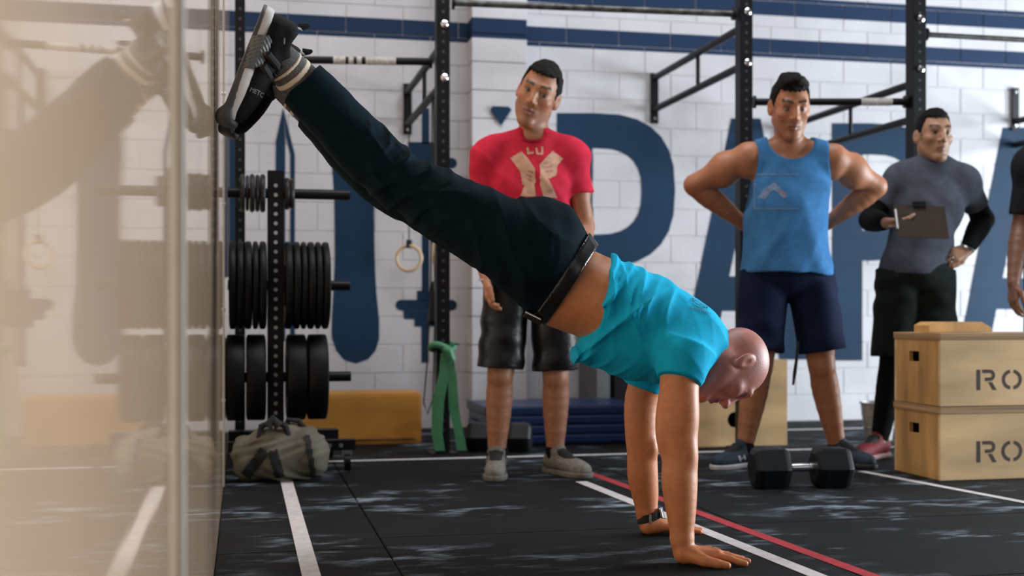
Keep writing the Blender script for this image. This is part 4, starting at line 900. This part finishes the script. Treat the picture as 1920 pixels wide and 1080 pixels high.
G = Sdf(); G.ell(J['pelvis'], (.18, .14, .13), None, .04)
for q in 'lr': G.cone(J['hi'+q]+np.array((0, 0, .06)), J['kn'+q]+np.array((0, 0, .03)), .110, .106, .02, cap=True)
G.disp(folds(.006, [(25, 0, 18, 0, 2), (-15, 5, 45, 1, 2)]))
skin_obj('shorts', G.mesh(.005), cloth('dark green twill', (.014, .020, .018), .2), root3)
S_ = Sdf()
for q in 'lr': kn, an = J['kn'+q], J['an'+q]; S_.chain([kn+np.array((0, 0, .14)), kn, kn+(an-kn)*.32, an+np.array((0, 0, .01))], [.070, .069, .064, .042], .02)
skin_obj('leggings', S_.mesh(.005), cloth('black lycra', (.007, .008, .009)), root3)
RU = mat('red shoe', (.20, .012, .02), .7, 0, .25, 60)
for q in 'lr': shoe_thing(root3, J['an'+q], J['t'+q], RU, mat('pale red sole', (.35, .2, .2), .6), BL_, .30)
MB().tube([c2w(J['wrr']+np.array((.0, 0, .005))+np.array((.030*math.cos(a), .030*math.sin(a), -.012*math.cos(a)))) for a in [2*math.pi*i/20 for i in range(20)]], .006, 8, True).build('wristwatch', STEEL, root3, smooth=True)
MB().tube([c2w(J['wrr']+np.array((-.085, -.045, -.045))+np.array((.0, .010*math.cos(a), .010*math.sin(a)))) for a in [2*math.pi*i/16 for i in range(16)]], .003, 8, True).build('finger_ring', STEEL, root3, smooth=True)
# clipboard resting on the forearm hand
cb0 = P3(1727, 416, -.285); cbR = frame((0.05, -.93, .36), (0, .36, .93))
t = thing('clipboard', c2w(cb0-np.array((0, 0, .08))), 'brown clipboard with black clip held in front of the grey shirt', 'clipboard')
def cbox(c, d, name, m, par):
    mb = MB(); vs = [c2w(cb0+cbR@(np.array(c)+np.array((i*d[0], j*d[1], k*d[2]))/2)) for i in (-1, 1) for j in (-1, 1) for k in (-1, 1)]
    mb.add(vs, [(0, 1, 3, 2), (4, 6, 7, 5), (0, 4, 5, 1), (2, 3, 7, 6), (0, 2, 6, 4), (1, 5, 7, 3)]); return mb.build(name, m, par, bevel=.001)
cbox((0, 0, 0), (.245, .005, .165), 'board', mat('hardboard', (.030, .013, .006), .6, 0, .2), t); cbox((0, .006, .085), (.06, .012, .03), 'clip', BLACK, t); cbox((0, -.005, -.005), (.2, .003, .15), 'paper', mat('paper', (.6, .6, .58), .8), t)
cbox((.118, .006, .01), (.008, .008, .10), 'pen', mat('white pen', (.75, .75, .75), .4), t)
# ================= person at the right edge of the photograph
D4 = 6.0
def P4(x, y, d=0.): return cam3(x, y, D4+d)
J = dict(neck=P4(1996, 262), pelvis=P4(1994, 512), shl=P4(1930, 305), shr=P4(2062, 305), ell=P4(1914, 425, .02), elr=P4(2085, 425, .0), wrl=P4(1900, 530, -.08), wrr=P4(2090, 535, -.08),
         hil=P4(1965, 530), hir=P4(2030, 530), knl=P4(1962, 690, .0), knr=P4(2036, 690, .0), anl=P4(1962, 835), anr=P4(2042, 835), f=nrm((-.3, -1, 0)))
J['tl'] = nrm((-.4, -.9, 0)); J['tr'] = nrm((.1, -1, 0))
for q in 'lr': J['an'+q][2] = .085
hR = frame((-.3, -.95, -.1), (0, 0, 1)); hc = P4(1994, 185, -.03)
root4 = standing(J, (hc, hR), dict(skin=(.24, .115, .07), lip=(.2, .08, .07), hair=(.010, .008, .007), stub=.2), 'person in dark T-shirt with bare arm hanging down beside the stacked boxes', None, None, None,
    [((J['wrl'], (-.02, -.15, -1), (1, .1, 0), 1), dict(s=1.05, curl=(.2, .3, .2), thumb=.5)), ((J['wrr'], (0, -.15, -1), (-1, .1, 0), -1), dict(curl=(.2, .3, .2)))], hair=add_hair(hc, hR, 1.06), hs=1.06, ar=(.052, .042, .048, .029))
S_ = Sdf(); torso(S_, J, .018, .04); S_.clip(P4(1996, 514), (.0, 0, -1)); S_.cone(J['neck']+np.array((0, .01, -.05)), J['neck']+np.array((0, -.012, .012)), .10, .074, .03, cap='b')
for q in 'lr':
    sh, el = J['sh'+q], J['el'+q]; S_.cone(sh+(el-sh)*.05, sh+(el-sh)*.82, .064, .064, .03, cap='b')
skin_obj('t_shirt', S_.mesh(.006), cloth('charcoal jersey', (.02, .02, .026), .15), root4)
G = Sdf(); G.ell(J['pelvis'], (.18, .14, .13), None, .04)
for q in 'lr': G.cone(J['hi'+q]+np.array((0, 0, .06)), J['kn'+q]+np.array((0, 0, .03)), .110, .106, .02, cap=True)
skin_obj('shorts', G.mesh(.006), cloth('black shorts cloth', (.012, .012, .014), .2), root4)
for q in 'lr': shoe_thing(root4, J['an'+q], J['t'+q], BL_, GS, BL_, .30)
# ================= bald man walking his feet up the wall
DA = 3.67
A = lambda x, y, D=DA: cam3(x, y, D)
rootA = person(A(1255, 1030), 'bald man in turquoise T-shirt and black trousers, hands on floor and feet on the wall')
dv = np.array((0, 1., 0))
S = Sdf()
S.chain([A(1010, 500), A(1095, 548), A(1190, 592), A(1275, 632)], [.120, .124, .132, .118], .04, w=dv, fl=1.32)
S.ell(A(1060, 560), (.11, .13, .08), None, .05)
shN, shF = A(1280, 672, 3.505), A(1232, 668, 3.86)
S.cone(A(1300, 640, 3.60), shN, .075, .062, .04); S.cone(A(1290, 635, 3.76), shF, .075, .062, .04)
elN, wrN = A(1274, 862, 3.475), A(1279, 1014, 3.445); elF, wrF = A(1204, 850, 3.88), A(1213, 964, 3.905)
S.chain([shN, A(1271, 745, 3.49), A(1271, 815, 3.48), elN, A(1274, 905, 3.465), A(1277, 960, 3.455), wrN], [.060, .0530, .0510, .0485, .0500, .0410, .0290], .02)
S.ell(A(1290, 850, 3.46), (.024, .03, .05), None, .02); S.ell(A(1250, 800, 3.49), (.028, .04, .075), None, .03); S.ell(A(1287, 775, 3.48), (.03, .04, .08), None, .03)
S.chain([shF, A(1204, 745, 3.87), A(1202, 810, 3.875), elF, A(1205, 890, 3.89), A(1210, 930, 3.90), wrF], [.060, .0530, .0500, .0465, .0475, .0405, .030], .02)
S.ell(A(1222, 838, 3.86), (.018, .03, .03), None, .02)
def ghand(wr, fd, side, s):
    # hand planted flat, heel of the palm on the floor
    fd = nrm(fd); ac = np.cross(fd, (0, 0, -1.))*side; z0 = .016*s; heel = np.array((wr[0], wr[1], .026))+fd*.004
    S.cone(wr, heel, .029, .025, .02); S.cone(heel+ac*.018, heel+ac*.018+fd*.02, .022, .02, .02); S.cone(heel-ac*.018, heel-ac*.018+fd*.02, .022, .019, .02)
    ln = [.074, .082, .077, .062]
    for i in range(4):
        o = 1.5-i; kn = np.array((wr[0], wr[1], 0))+fd*(.094-.004*abs(o-.5)-.008*(i == 3))*s+ac*.021*o*s; kn[2] = .027
        S.cone(heel+ac*.010*o*s+np.array((0, 0, .004)), kn, .019*s, .0135*s, .012)
        d = nrm(fd+ac*.16*o); p = kn; zs = [.020, .012, .0085]; r = .0108*s if i < 3 else .0094*s
        S.ell(kn+np.array((0, 0, .003)), .0125*s, None, .006)
        for j, fr in enumerate((.45, .30, .25)):
            q = p+d*ln[i]*fr*s; q[2] = zs[j]; S.cone(p, q, r, r*.92, .003); p = q; r *= .92
    t0 = heel+ac*.026*s+fd*.018; t1 = t0+nrm(fd*.75+ac*.75)*.044*s; t1[2] = .018; t2 = t1+nrm(fd*.95+ac*.45)*.034*s; t2[2] = .013; t3 = t2+nrm(fd+ac*.2)*.026*s; t3[2] = .009
    S.chain([t0, t1, t2, t3], [.021*s, .0155*s, .0125*s, .0098*s], .008)
ghand(wrN, (1, -.10, 0), 1, 1.03) if False else None
wgN = np.array((wrN[0], wrN[1], wrN[2])); ghand(wgN, (1, .02, 0), -1, 1.04); ghand(wrF, (1, .02, 0), 1, 1.0)
hR = frame((-.30, -.06, -.95), (.95, 0, -.30+.0)); hcA = A(1381, 687, 3.655)
hcA = A(1367, 686, 3.64); HA = 1.06
hR = frame((.06, -.02, -1), (.90, .42, 0))
add_head(S, hcA, hR, HA, A(1300, 648, 3.67), (.062, .072))
V, Q = S.mesh(.0042)
skA = np.array((.58, .215, .088)); C = face_colour(V, hcA, hR, HA, skA, (.30, .12, .11), (.10, .06, .05), .12, .35)
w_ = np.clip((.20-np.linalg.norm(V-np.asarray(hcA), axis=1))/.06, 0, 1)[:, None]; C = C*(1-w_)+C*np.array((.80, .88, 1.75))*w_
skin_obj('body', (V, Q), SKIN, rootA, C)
# fingernails on the near hand are part of the skin colour scale; watch on the far wrist
e = bpy.data.objects.new('wristwatch', None); COL.objects.link(e); e.parent = rootA; e.location = c2w(wrF)-parent_loc(rootA)
wp = A(1217, 968, 3.903)
mb = MB(); n = 28; vs = []
for i in range(n):
    a = 2*math.pi*i/n
    for r, z in ((.0335, -.013), (.0375, -.013), (.0375, .013), (.0335, .013)): vs.append(c2w(wp+np.array((r*math.cos(a), r*math.sin(a)*1.0, z+.30*r*math.cos(a)))))
mb.add(vs, [(4*i+k, 4*i+(k+1) % 4, 4*((i+1) % n)+(k+1) % 4, 4*((i+1) % n)+k) for i in range(n) for k in range(4)]).build('strap', WEB, e, smooth=False)
MB().bar(c2w(wp+np.array((.036, -.010, .012))), c2w(wp+np.array((.043, -.012, .014))), .034, .034).build('case', STEEL, e, bevel=.003); MB().bar(c2w(wp+np.array((-.004, -.0375, -.003))), c2w(wp+np.array((.004, -.0385, -.003))), .004, .03).build('clasp', STEEL, e)
# T-shirt
hem_p, hem_d = A(1126, 570), A(1150, 478)-A(1100, 665); hn = nrm((-hem_d[2], 0, hem_d[0]));
if hn[0] > 0: hn = -hn
T = Sdf()
T.chain([A(1075, 545), A(1130, 570), A(1190, 597), A(1275, 637)], [.142, .144, .147, .135], .04, w=dv, fl=1.34)
T.cone(A(1110, 630), A(1190, 655), .085, .10, .05, w=dv, fl=1.4)
T.cone(A(1300, 640, 3.60), shN+np.array((0, 0, .01)), .090, .078, .04); T.cone(A(1290, 635, 3.76), shF+np.array((0, 0, .01)), .09, .078, .04)
T.cone(A(1287, 655, 3.52), A(1272, 716, 3.485), .084, .068, .03, cap=True); T.cone(A(1240, 655, 3.85), A(1206, 727, 3.87), .088, .066, .03, cap=True)
T.cone(A(1255, 638), A(1342, 668, 3.66), .135, .088, .04, cap=True)
T.clip(hem_p, hn); T.cone(A(1350, 672, 3.66), A(1315, 660, 3.66), .078, .074, .006, cap=True, sub=True)
T.cone(A(1118, 628), A(1092, 662), .05, .034, .03, w=dv, fl=2.6)
ua = nrm(A(1275, 637)-A(1075, 545)); va = nrm(np.cross(ua, dv)); o0 = A(1126, 570)
def ridge(x): return (1-np.abs(np.sin(x)))**2
def shirt_folds(X, Y, Z):
    u = (X-o0[0])*ua[0]+(Z-o0[2])*ua[2]; v = (X-o0[0])*va[0]+(Z-o0[2])*va[2]; y = Y-DA; wgt = np.clip((.24-u)/.20, .0, 1)
    g1 = .5+.5*np.sin(17*v+9*u+5*y); g2 = .5+.5*np.sin(-14*v+12*u+2+6*y)
    a = ridge(34*u+7*v+1.3*np.sin(14*v+1)+7*y)*g1; b = ridge(26*u-15*v+1.2*np.sin(17*u)+5*y+1)*g2; c = ridge(16*u+19*v+.8*np.sin(12*u)+4*y+.6)
    e_ = ridge(58*u-9*v+2.2*np.sin(15*v+.5)+10*y)*(.5+.5*np.sin(23*v-7*u+1)); h_ = ridge(40*u+30*v+1.5*np.sin(19*u)+9*y)*(.5+.5*np.sin(19*v+22*u))
    return .006-.015*wgt*a-.012*b*(wgt+.22)-.005*c*(1-wgt)-.010*e_*wgt-.006*h_*(wgt+.15)
T.disp(shirt_folds)
shirtA = skin_obj('t_shirt', T.mesh(.0045), cloth('turquoise jersey', (.008, .42, .68), .10, .85), rootA)
INK = mat('dark navy ink', (.02, .025, .06), .8)
# round badge with a wave and lettering on the upper back
ring_ = lambda r, n=28: [(r*math.cos(2*math.pi*i/n), r*math.sin(2*math.pi*i/n)) for i in range(n)]
bc = A(1306, 576, 3.58); bu = nrm((.60, .35, -.72)); bn = nrm((.53, -.40, .75)); bu = nrm(bu-np.dot(bu, bn)*bn); bv = np.cross(bn, bu)
bplace = lambda u, v: bc+bn*.25+bu*u+bv*v
decal('print_badge_ring', grid_cells([ring_(.027)], .0016, [ring_(.0230)]), bplace, shirtA, INK, rootA, off=.0035, ray=-bn)
decal('print_badge_wave', grid_cells([[(-.025, -.004), (-.012, .006), (0, -.002), (.012, .006), (.025, -.004), (.025, -.009), (.012, .001), (0, -.007), (-.012, .001), (-.025, -.009)]], .0016), bplace, shirtA, INK, rootA, off=.0035, ray=-bn)
tv, tf = text_cells('CROSSFIT', .015); tw = max(p[0] for p in tv)
decal('print_lettering', ([(p[0]-tw/2, p[1]-.047) for p in tv], tf), bplace, shirtA, mat('wine ink', (.10, .015, .04), .8), rootA, off=.0035, ray=-bn)
# trousers
hipN, hipF = A(1000, 478, 3.575), A(1000, 478, 3.765)
kN, cN = A(737, 332, 3.56), A(566, 158, 3.50); kF, cF = A(728, 346, 3.77), A(588, 204, 3.74)
G = Sdf(); G.chain([A(1090, 548), A(1040, 512), A(985, 470)], [.132, .142, .135], .05, w=dv, fl=1.28)
for d_ in (3.585, 3.755): G.ell(A(1010, 450, d_), (.135, .10, .125), None, .05)
for hp, kn, cf in ((hipN, kN, cN), (hipF, kF, cF)):
    m = hp+(kn-hp)*.5; G.chain([hp, m, kn+(hp-kn)*.08], [.128, .106, .082], .04); G.chain([kn, kn+(cf-kn)*.35, cf], [.082, .086, .074], .03, cap='b')
bp_, bq_ = A(1112, 470), A(1022, 606); bd = bp_-bq_; wn = nrm((bd[2], 0, -bd[0])); wn = wn if wn[0] > 0 else -wn; G.clip((bp_+bq_)/2, wn)
for cf, kn in ((cN, kN), (cF, kF)): pass
mid0 = (bp_+bq_)/2
def pant_folds(X, Y, Z):
    k0 = A(775, 340); d = np.sqrt((X-k0[0])**2+(Z-k0[2])**2); wk = np.exp(-(d/.16)**2); h0 = A(1010, 440); dh = np.exp(-(((X-h0[0])**2+(Z-h0[2])**2)/.05))
    ww = np.clip(((mid0[0]-X)*wn[0]+(mid0[2]-Z)*wn[2]-.045)/.08, 0, 1)
    return ww*(-.015*wk*ridge(40*X-22*Z+2.4*np.sin(19*Z+9*X+3*Y)+14*Y)*(.55+.45*np.sin(34*Z+17*X+12*Y))-.010*wk*ridge(22*X+34*Z+1.5*np.sin(17*X)+9*Y)*(.5+.5*np.sin(25*X-12*Z))+.004*wk-.012*dh*ridge(21*X+15*Z+1.2*np.sin(14*X-6*Z)+5*Y)-.0025*np.sin(46*X+30*Z+3*np.sin(11*X-8*Z)))
G.disp(pant_folds)
TRO = mat('black navy twill', (.0028, .0105, .0170), .75, 0, .2, 26, .1, 300, spec=.05)
pants = skin_obj('trousers', G.mesh(.005), TRO, rootA)
B = Sdf(); B.chain([A(1120, 566), A(1090, 548), A(1040, 512)], [.140, .1425, .152], .05, w=dv, fl=1.28)
for d_ in (3.585, 3.755): B.ell(A(1010, 450, d_), (.143, .108, .133), None, .05)
mid = (bp_+bq_)/2; B.clip(mid-wn*.002+wn*.004, wn); B.clip(mid-wn*.040, -wn)
skin_obj('belt', B.mesh(.0045), mat('black leather', (.010, .010, .011), .25, 0, .2), rootA)
e = bpy.data.objects.new('belt_buckle', None); COL.objects.link(e); e.parent = rootA; e.location = c2w(A(1000, 598))-parent_loc(rootA)
MB().bar(c2w(A(984, 588, 3.62)), c2w(A(1016, 604, 3.62)), .05, .022).build('frame', BLACK, e, bevel=.003); MB().bar(c2w(A(985, 585, 3.60)), c2w(A(1014, 599, 3.60)), .045, .004).build('rim', STEEL, e)
# socks and shoes
SOCK = mat('grey ribbed sock', (.085, .08, .078), .95, 0, .3, 120, .3, 250)
def sock(an, cf, D):
    e = bpy.data.objects.new('sock', None); COL.objects.link(e); e.parent = rootA; e.location = c2w(an)-parent_loc(rootA)
    s = Sdf(); ext = cf+(cf-an)*.25; s.chain([an-(cf-an)*.15, an+(cf-an)*.4, ext], [.046, .053, .064], .02); skin_obj('knit', s.mesh(.004), SOCK, e)
    for a, b in ((.34, .42), (.58, .72)):
        s = Sdf(); p, q = an+(cf-an)*a, an+(cf-an)*b; rr = lambda t: .0535+.0110*(t-.4)/.85 if t > .4 else .0525
        s.cone(p, q, rr(a)+.0022, rr(b)+.0022, .002, cap=True); skin_obj('stripe', s.mesh(.003), mat('cream stripe', (.62, .53, .42), .9, 0, .1), e)
    return e
anN, anF = A(517, 104, 3.44), A(535, 160, 3.73)
sock(anN, cN, 3.5); sock(anF, cF, 3.74)
SHB = mat('black shoe mesh', (.004, .0045, .0055), .75, 0, .3, 200, .3, 400, spec=.15); SHG = mat('grey rubber guard', (.10, .115, .115), .5, 0, .1, 20); SHW = mat('pale midsole', (.50, .47, .46), .55, 0, .1); SHO = mat('dark outsole', (.05, .048, .048), .6)
def trainer(heel, toe, D, soleN, lab, full=True):
    e = bpy.data.objects.new('training_shoe', None); COL.objects.link(e); e.parent = rootA; e.location = c2w(heel)-parent_loc(rootA)
    x = nrm(toe-heel); L = np.linalg.norm(toe-heel); z = -np.asarray(soleN, float); z = nrm(z-np.dot(z, x)*x); y = np.cross(z, x); k = L/.31; M = (np.stack([x, y, z], 1), heel); s3 = (k, 1.08*k, .86*k)
    U = Sdf(); U.chain([(.040, 0, .055), (.12, 0, .062), (.20, 0, .050), (.262, 0, .040)], [.038, .040, .046, .036], .03); U.cone((.045, 0, .06), (.040, 0, .092), .042, .040, .02); U.cone((.095, 0, .075), (.080, 0, .098), .035, .034, .02)
    U.ell((.055, 0, .118), (.036, .028, .045), None, .006, True); U.clip((0, 0, .02), (0, 0, -1)); up = skin_obj('upper', scaled(U.mesh(.0036), s3), SHB, e, None, M)
    G = Sdf(); G.chain([(.035, 0, .016), (.10, 0, .016), (.20, 0, .016), (.268, 0, .018)], [.046, .041, .053, .040], .03); G.clip((0, 0, .036), (-.06, 0, 1)); G.clip((0, 0, .008), (0, 0, -1)); skin_obj('midsole', scaled(G.mesh(.0036), s3), SHW, e, None, M)
    O = Sdf(); O.chain([(.035, 0, .006), (.10, 0, .006), (.20, 0, .006), (.268, 0, .012)], [.047, .042, .054, .043], .03); O.clip((0, 0, .011), (-.05, 0, 1)); O.clip((0, 0, .0), (0, 0, -1)); O.cone((.29, 0, .004), (.302, 0, .045), .020, .012, .02, (0, 1, 0), 2.0); skin_obj('outsole', scaled(O.mesh(.0036), s3), SHO, e, None, M)
    Gd = Sdf(); Gd.chain([(.085, 0, .03), (.125, 0, .03), (.165, 0, .03)], [.051, .049, .055], .02); Gd.clip((.078, 0, 0), (-1, 0, -.35)); Gd.clip((.172, 0, 0), (1, 0, .5)); Gd.clip((0, 0, .072), (.0, 0, 1)); Gd.clip((0, 0, .0), (0, 0, -1))
    Gd.disp(lambda X, Y, Z: .0012*np.sign(np.sin((X-.8*np.abs(Z-.036))*520))); gd = skin_obj('rope_guard', scaled(Gd.mesh(.0026), s3), SHG, e, None, M)
    W = lambda p: c2w(M[0]@(np.array(p)*np.array(s3))+M[1])
    n = 24; pts = [W((.052+.043*math.cos(a), .037*math.sin(a), .110+.012*math.cos(a)-.022*abs(math.sin(a))+.03*max(0, -math.cos(a))**3)) for a in [2*math.pi*i/n for i in range(n)]]
    MB().tube(pts, .0042, 8, True).build('collar_piping', mat('grey piping', (.16, .16, .16), .6), e, smooth=True)
    MB().tube([W((.006, 0, .118)), W((-.004, 0, .138)), W((-.010, 0, .144))], [.012, .008, .004], 8).build('pull_tab', SHB, e, smooth=True)
    for i in range(2): 
        xx = .122+.032*i; MB().tube([W((xx-.014, -.046, .060)), W((xx, -.030, .095-.010*i)), W((xx+.004, 0, .108-.012*i)), W((xx, .030, .095-.010*i)), W((xx-.014, .046, .060))], .011, 8).build('strap', WEB, e, smooth=True)
    for i in range(4):
        xx = .12+.024*i; MB().tube([W((xx, -.024, .112-.011*i)), W((xx+.002, 0, .120-.012*i)), W((xx, .024, .112-.011*i))], .0035, 8).build('lace', BL_, e, smooth=True)
    if lab:
        tv, tf = text_cells('METCON', .017); sd = -1 if y[1] > 0 else 1
        decal('shoe_lettering', (tv, tf), lambda u, v: M[0]@(np.array((.212-v*1.0+.0, .30*sd, .050+u))*np.array(s3))+M[1], up, mat('shoe grey ink', (.22, .22, .22), .7), e, ray=-y*sd)
    return e
trainer(A(492, 16, 3.40), A(409, 228, 3.40), 3.40, (-.92, -.28, .3), True)
trainer(A(508, 62, 3.72), A(414, 247, 3.72), 3.72, (-.95, -.1, .3), False)
# ------------------------------------------------------------------ duffel sandbag before the rack
bgc = ground(517, 906); t = thing('canvas_sandbag', (bgc.x, bgc.y+.12, 0), 'olive canvas duffel sandbag with black straps lying before the plate rack', 'sandbag')
cb = np.array(((517-960)/FPX*5.15, 5.15, 0)); S_ = Sdf()
S_.chain([cb+(-.10, 0, .10), cb+(.0, .02, .11), cb+(.115, .05, .108)], [.098, .112, .108], .04); S_.ell(cb+np.array((.02, .05, .16)), (.13, .09, .07), None, .05); S_.clip((0, 0, .002), (0, 0, -1)); S_.clip(cb+np.array((-.165, 0, 0)), (-1, 0, 0))
S_.disp(lambda X, Y, Z: -.006*np.sin(60*X+8*np.sin(20*Z))*np.sin(28*Z+9*X)-.005*np.sin(38*(X+.4*Z)))
skin_obj('body', S_.mesh(.005), CANVAS, t)
def strap_on(pts, w):
    return [c2w(cb+np.array(p)) for p in pts]
body_b = [o for o in t.children if o.name.startswith('body')][0]; Tb = bvh_of(body_b)
def bag_strap(px0, px1, wpx, name='strap'):
    V, F = grid_cells([rect(px0, px1, wpx)], 3.0); decal(name, (V, F), lambda u, v: cam3(u, v, 4.6), body_b, WEB, t, off=.004, ray=cam3((px0[0]+px1[0])/2, (px0[1]+px1[1])/2, 1.)-np.array((0, 0, CH)))
bag_strap((498, 842), (458, 896), 22); bag_strap((510, 842), (526, 898), 20); bag_strap((575, 812), (588, 895), 12)
MB().tube(strap_on([(-.06, -.06, .17), (-.05, -.05, .235), (-.0, -.04, .255), (.045, -.03, .235), (.06, -.03, .19)], 0), .014, 10).build('handle', WEB, t, smooth=True); MB().tube(strap_on([(.03, .03, .20), (.05, .02, .255), (.09, .03, .25), (.13, .04, .20)], 0), .013, 10).build('handle', WEB, t, smooth=True)
MB().tube(strap_on([(-.02, -.07, .235), (.0, -.06, .262), (.025, -.06, .235)], 0), .022, 12).build('handle_wrap', WEB, t, smooth=True)
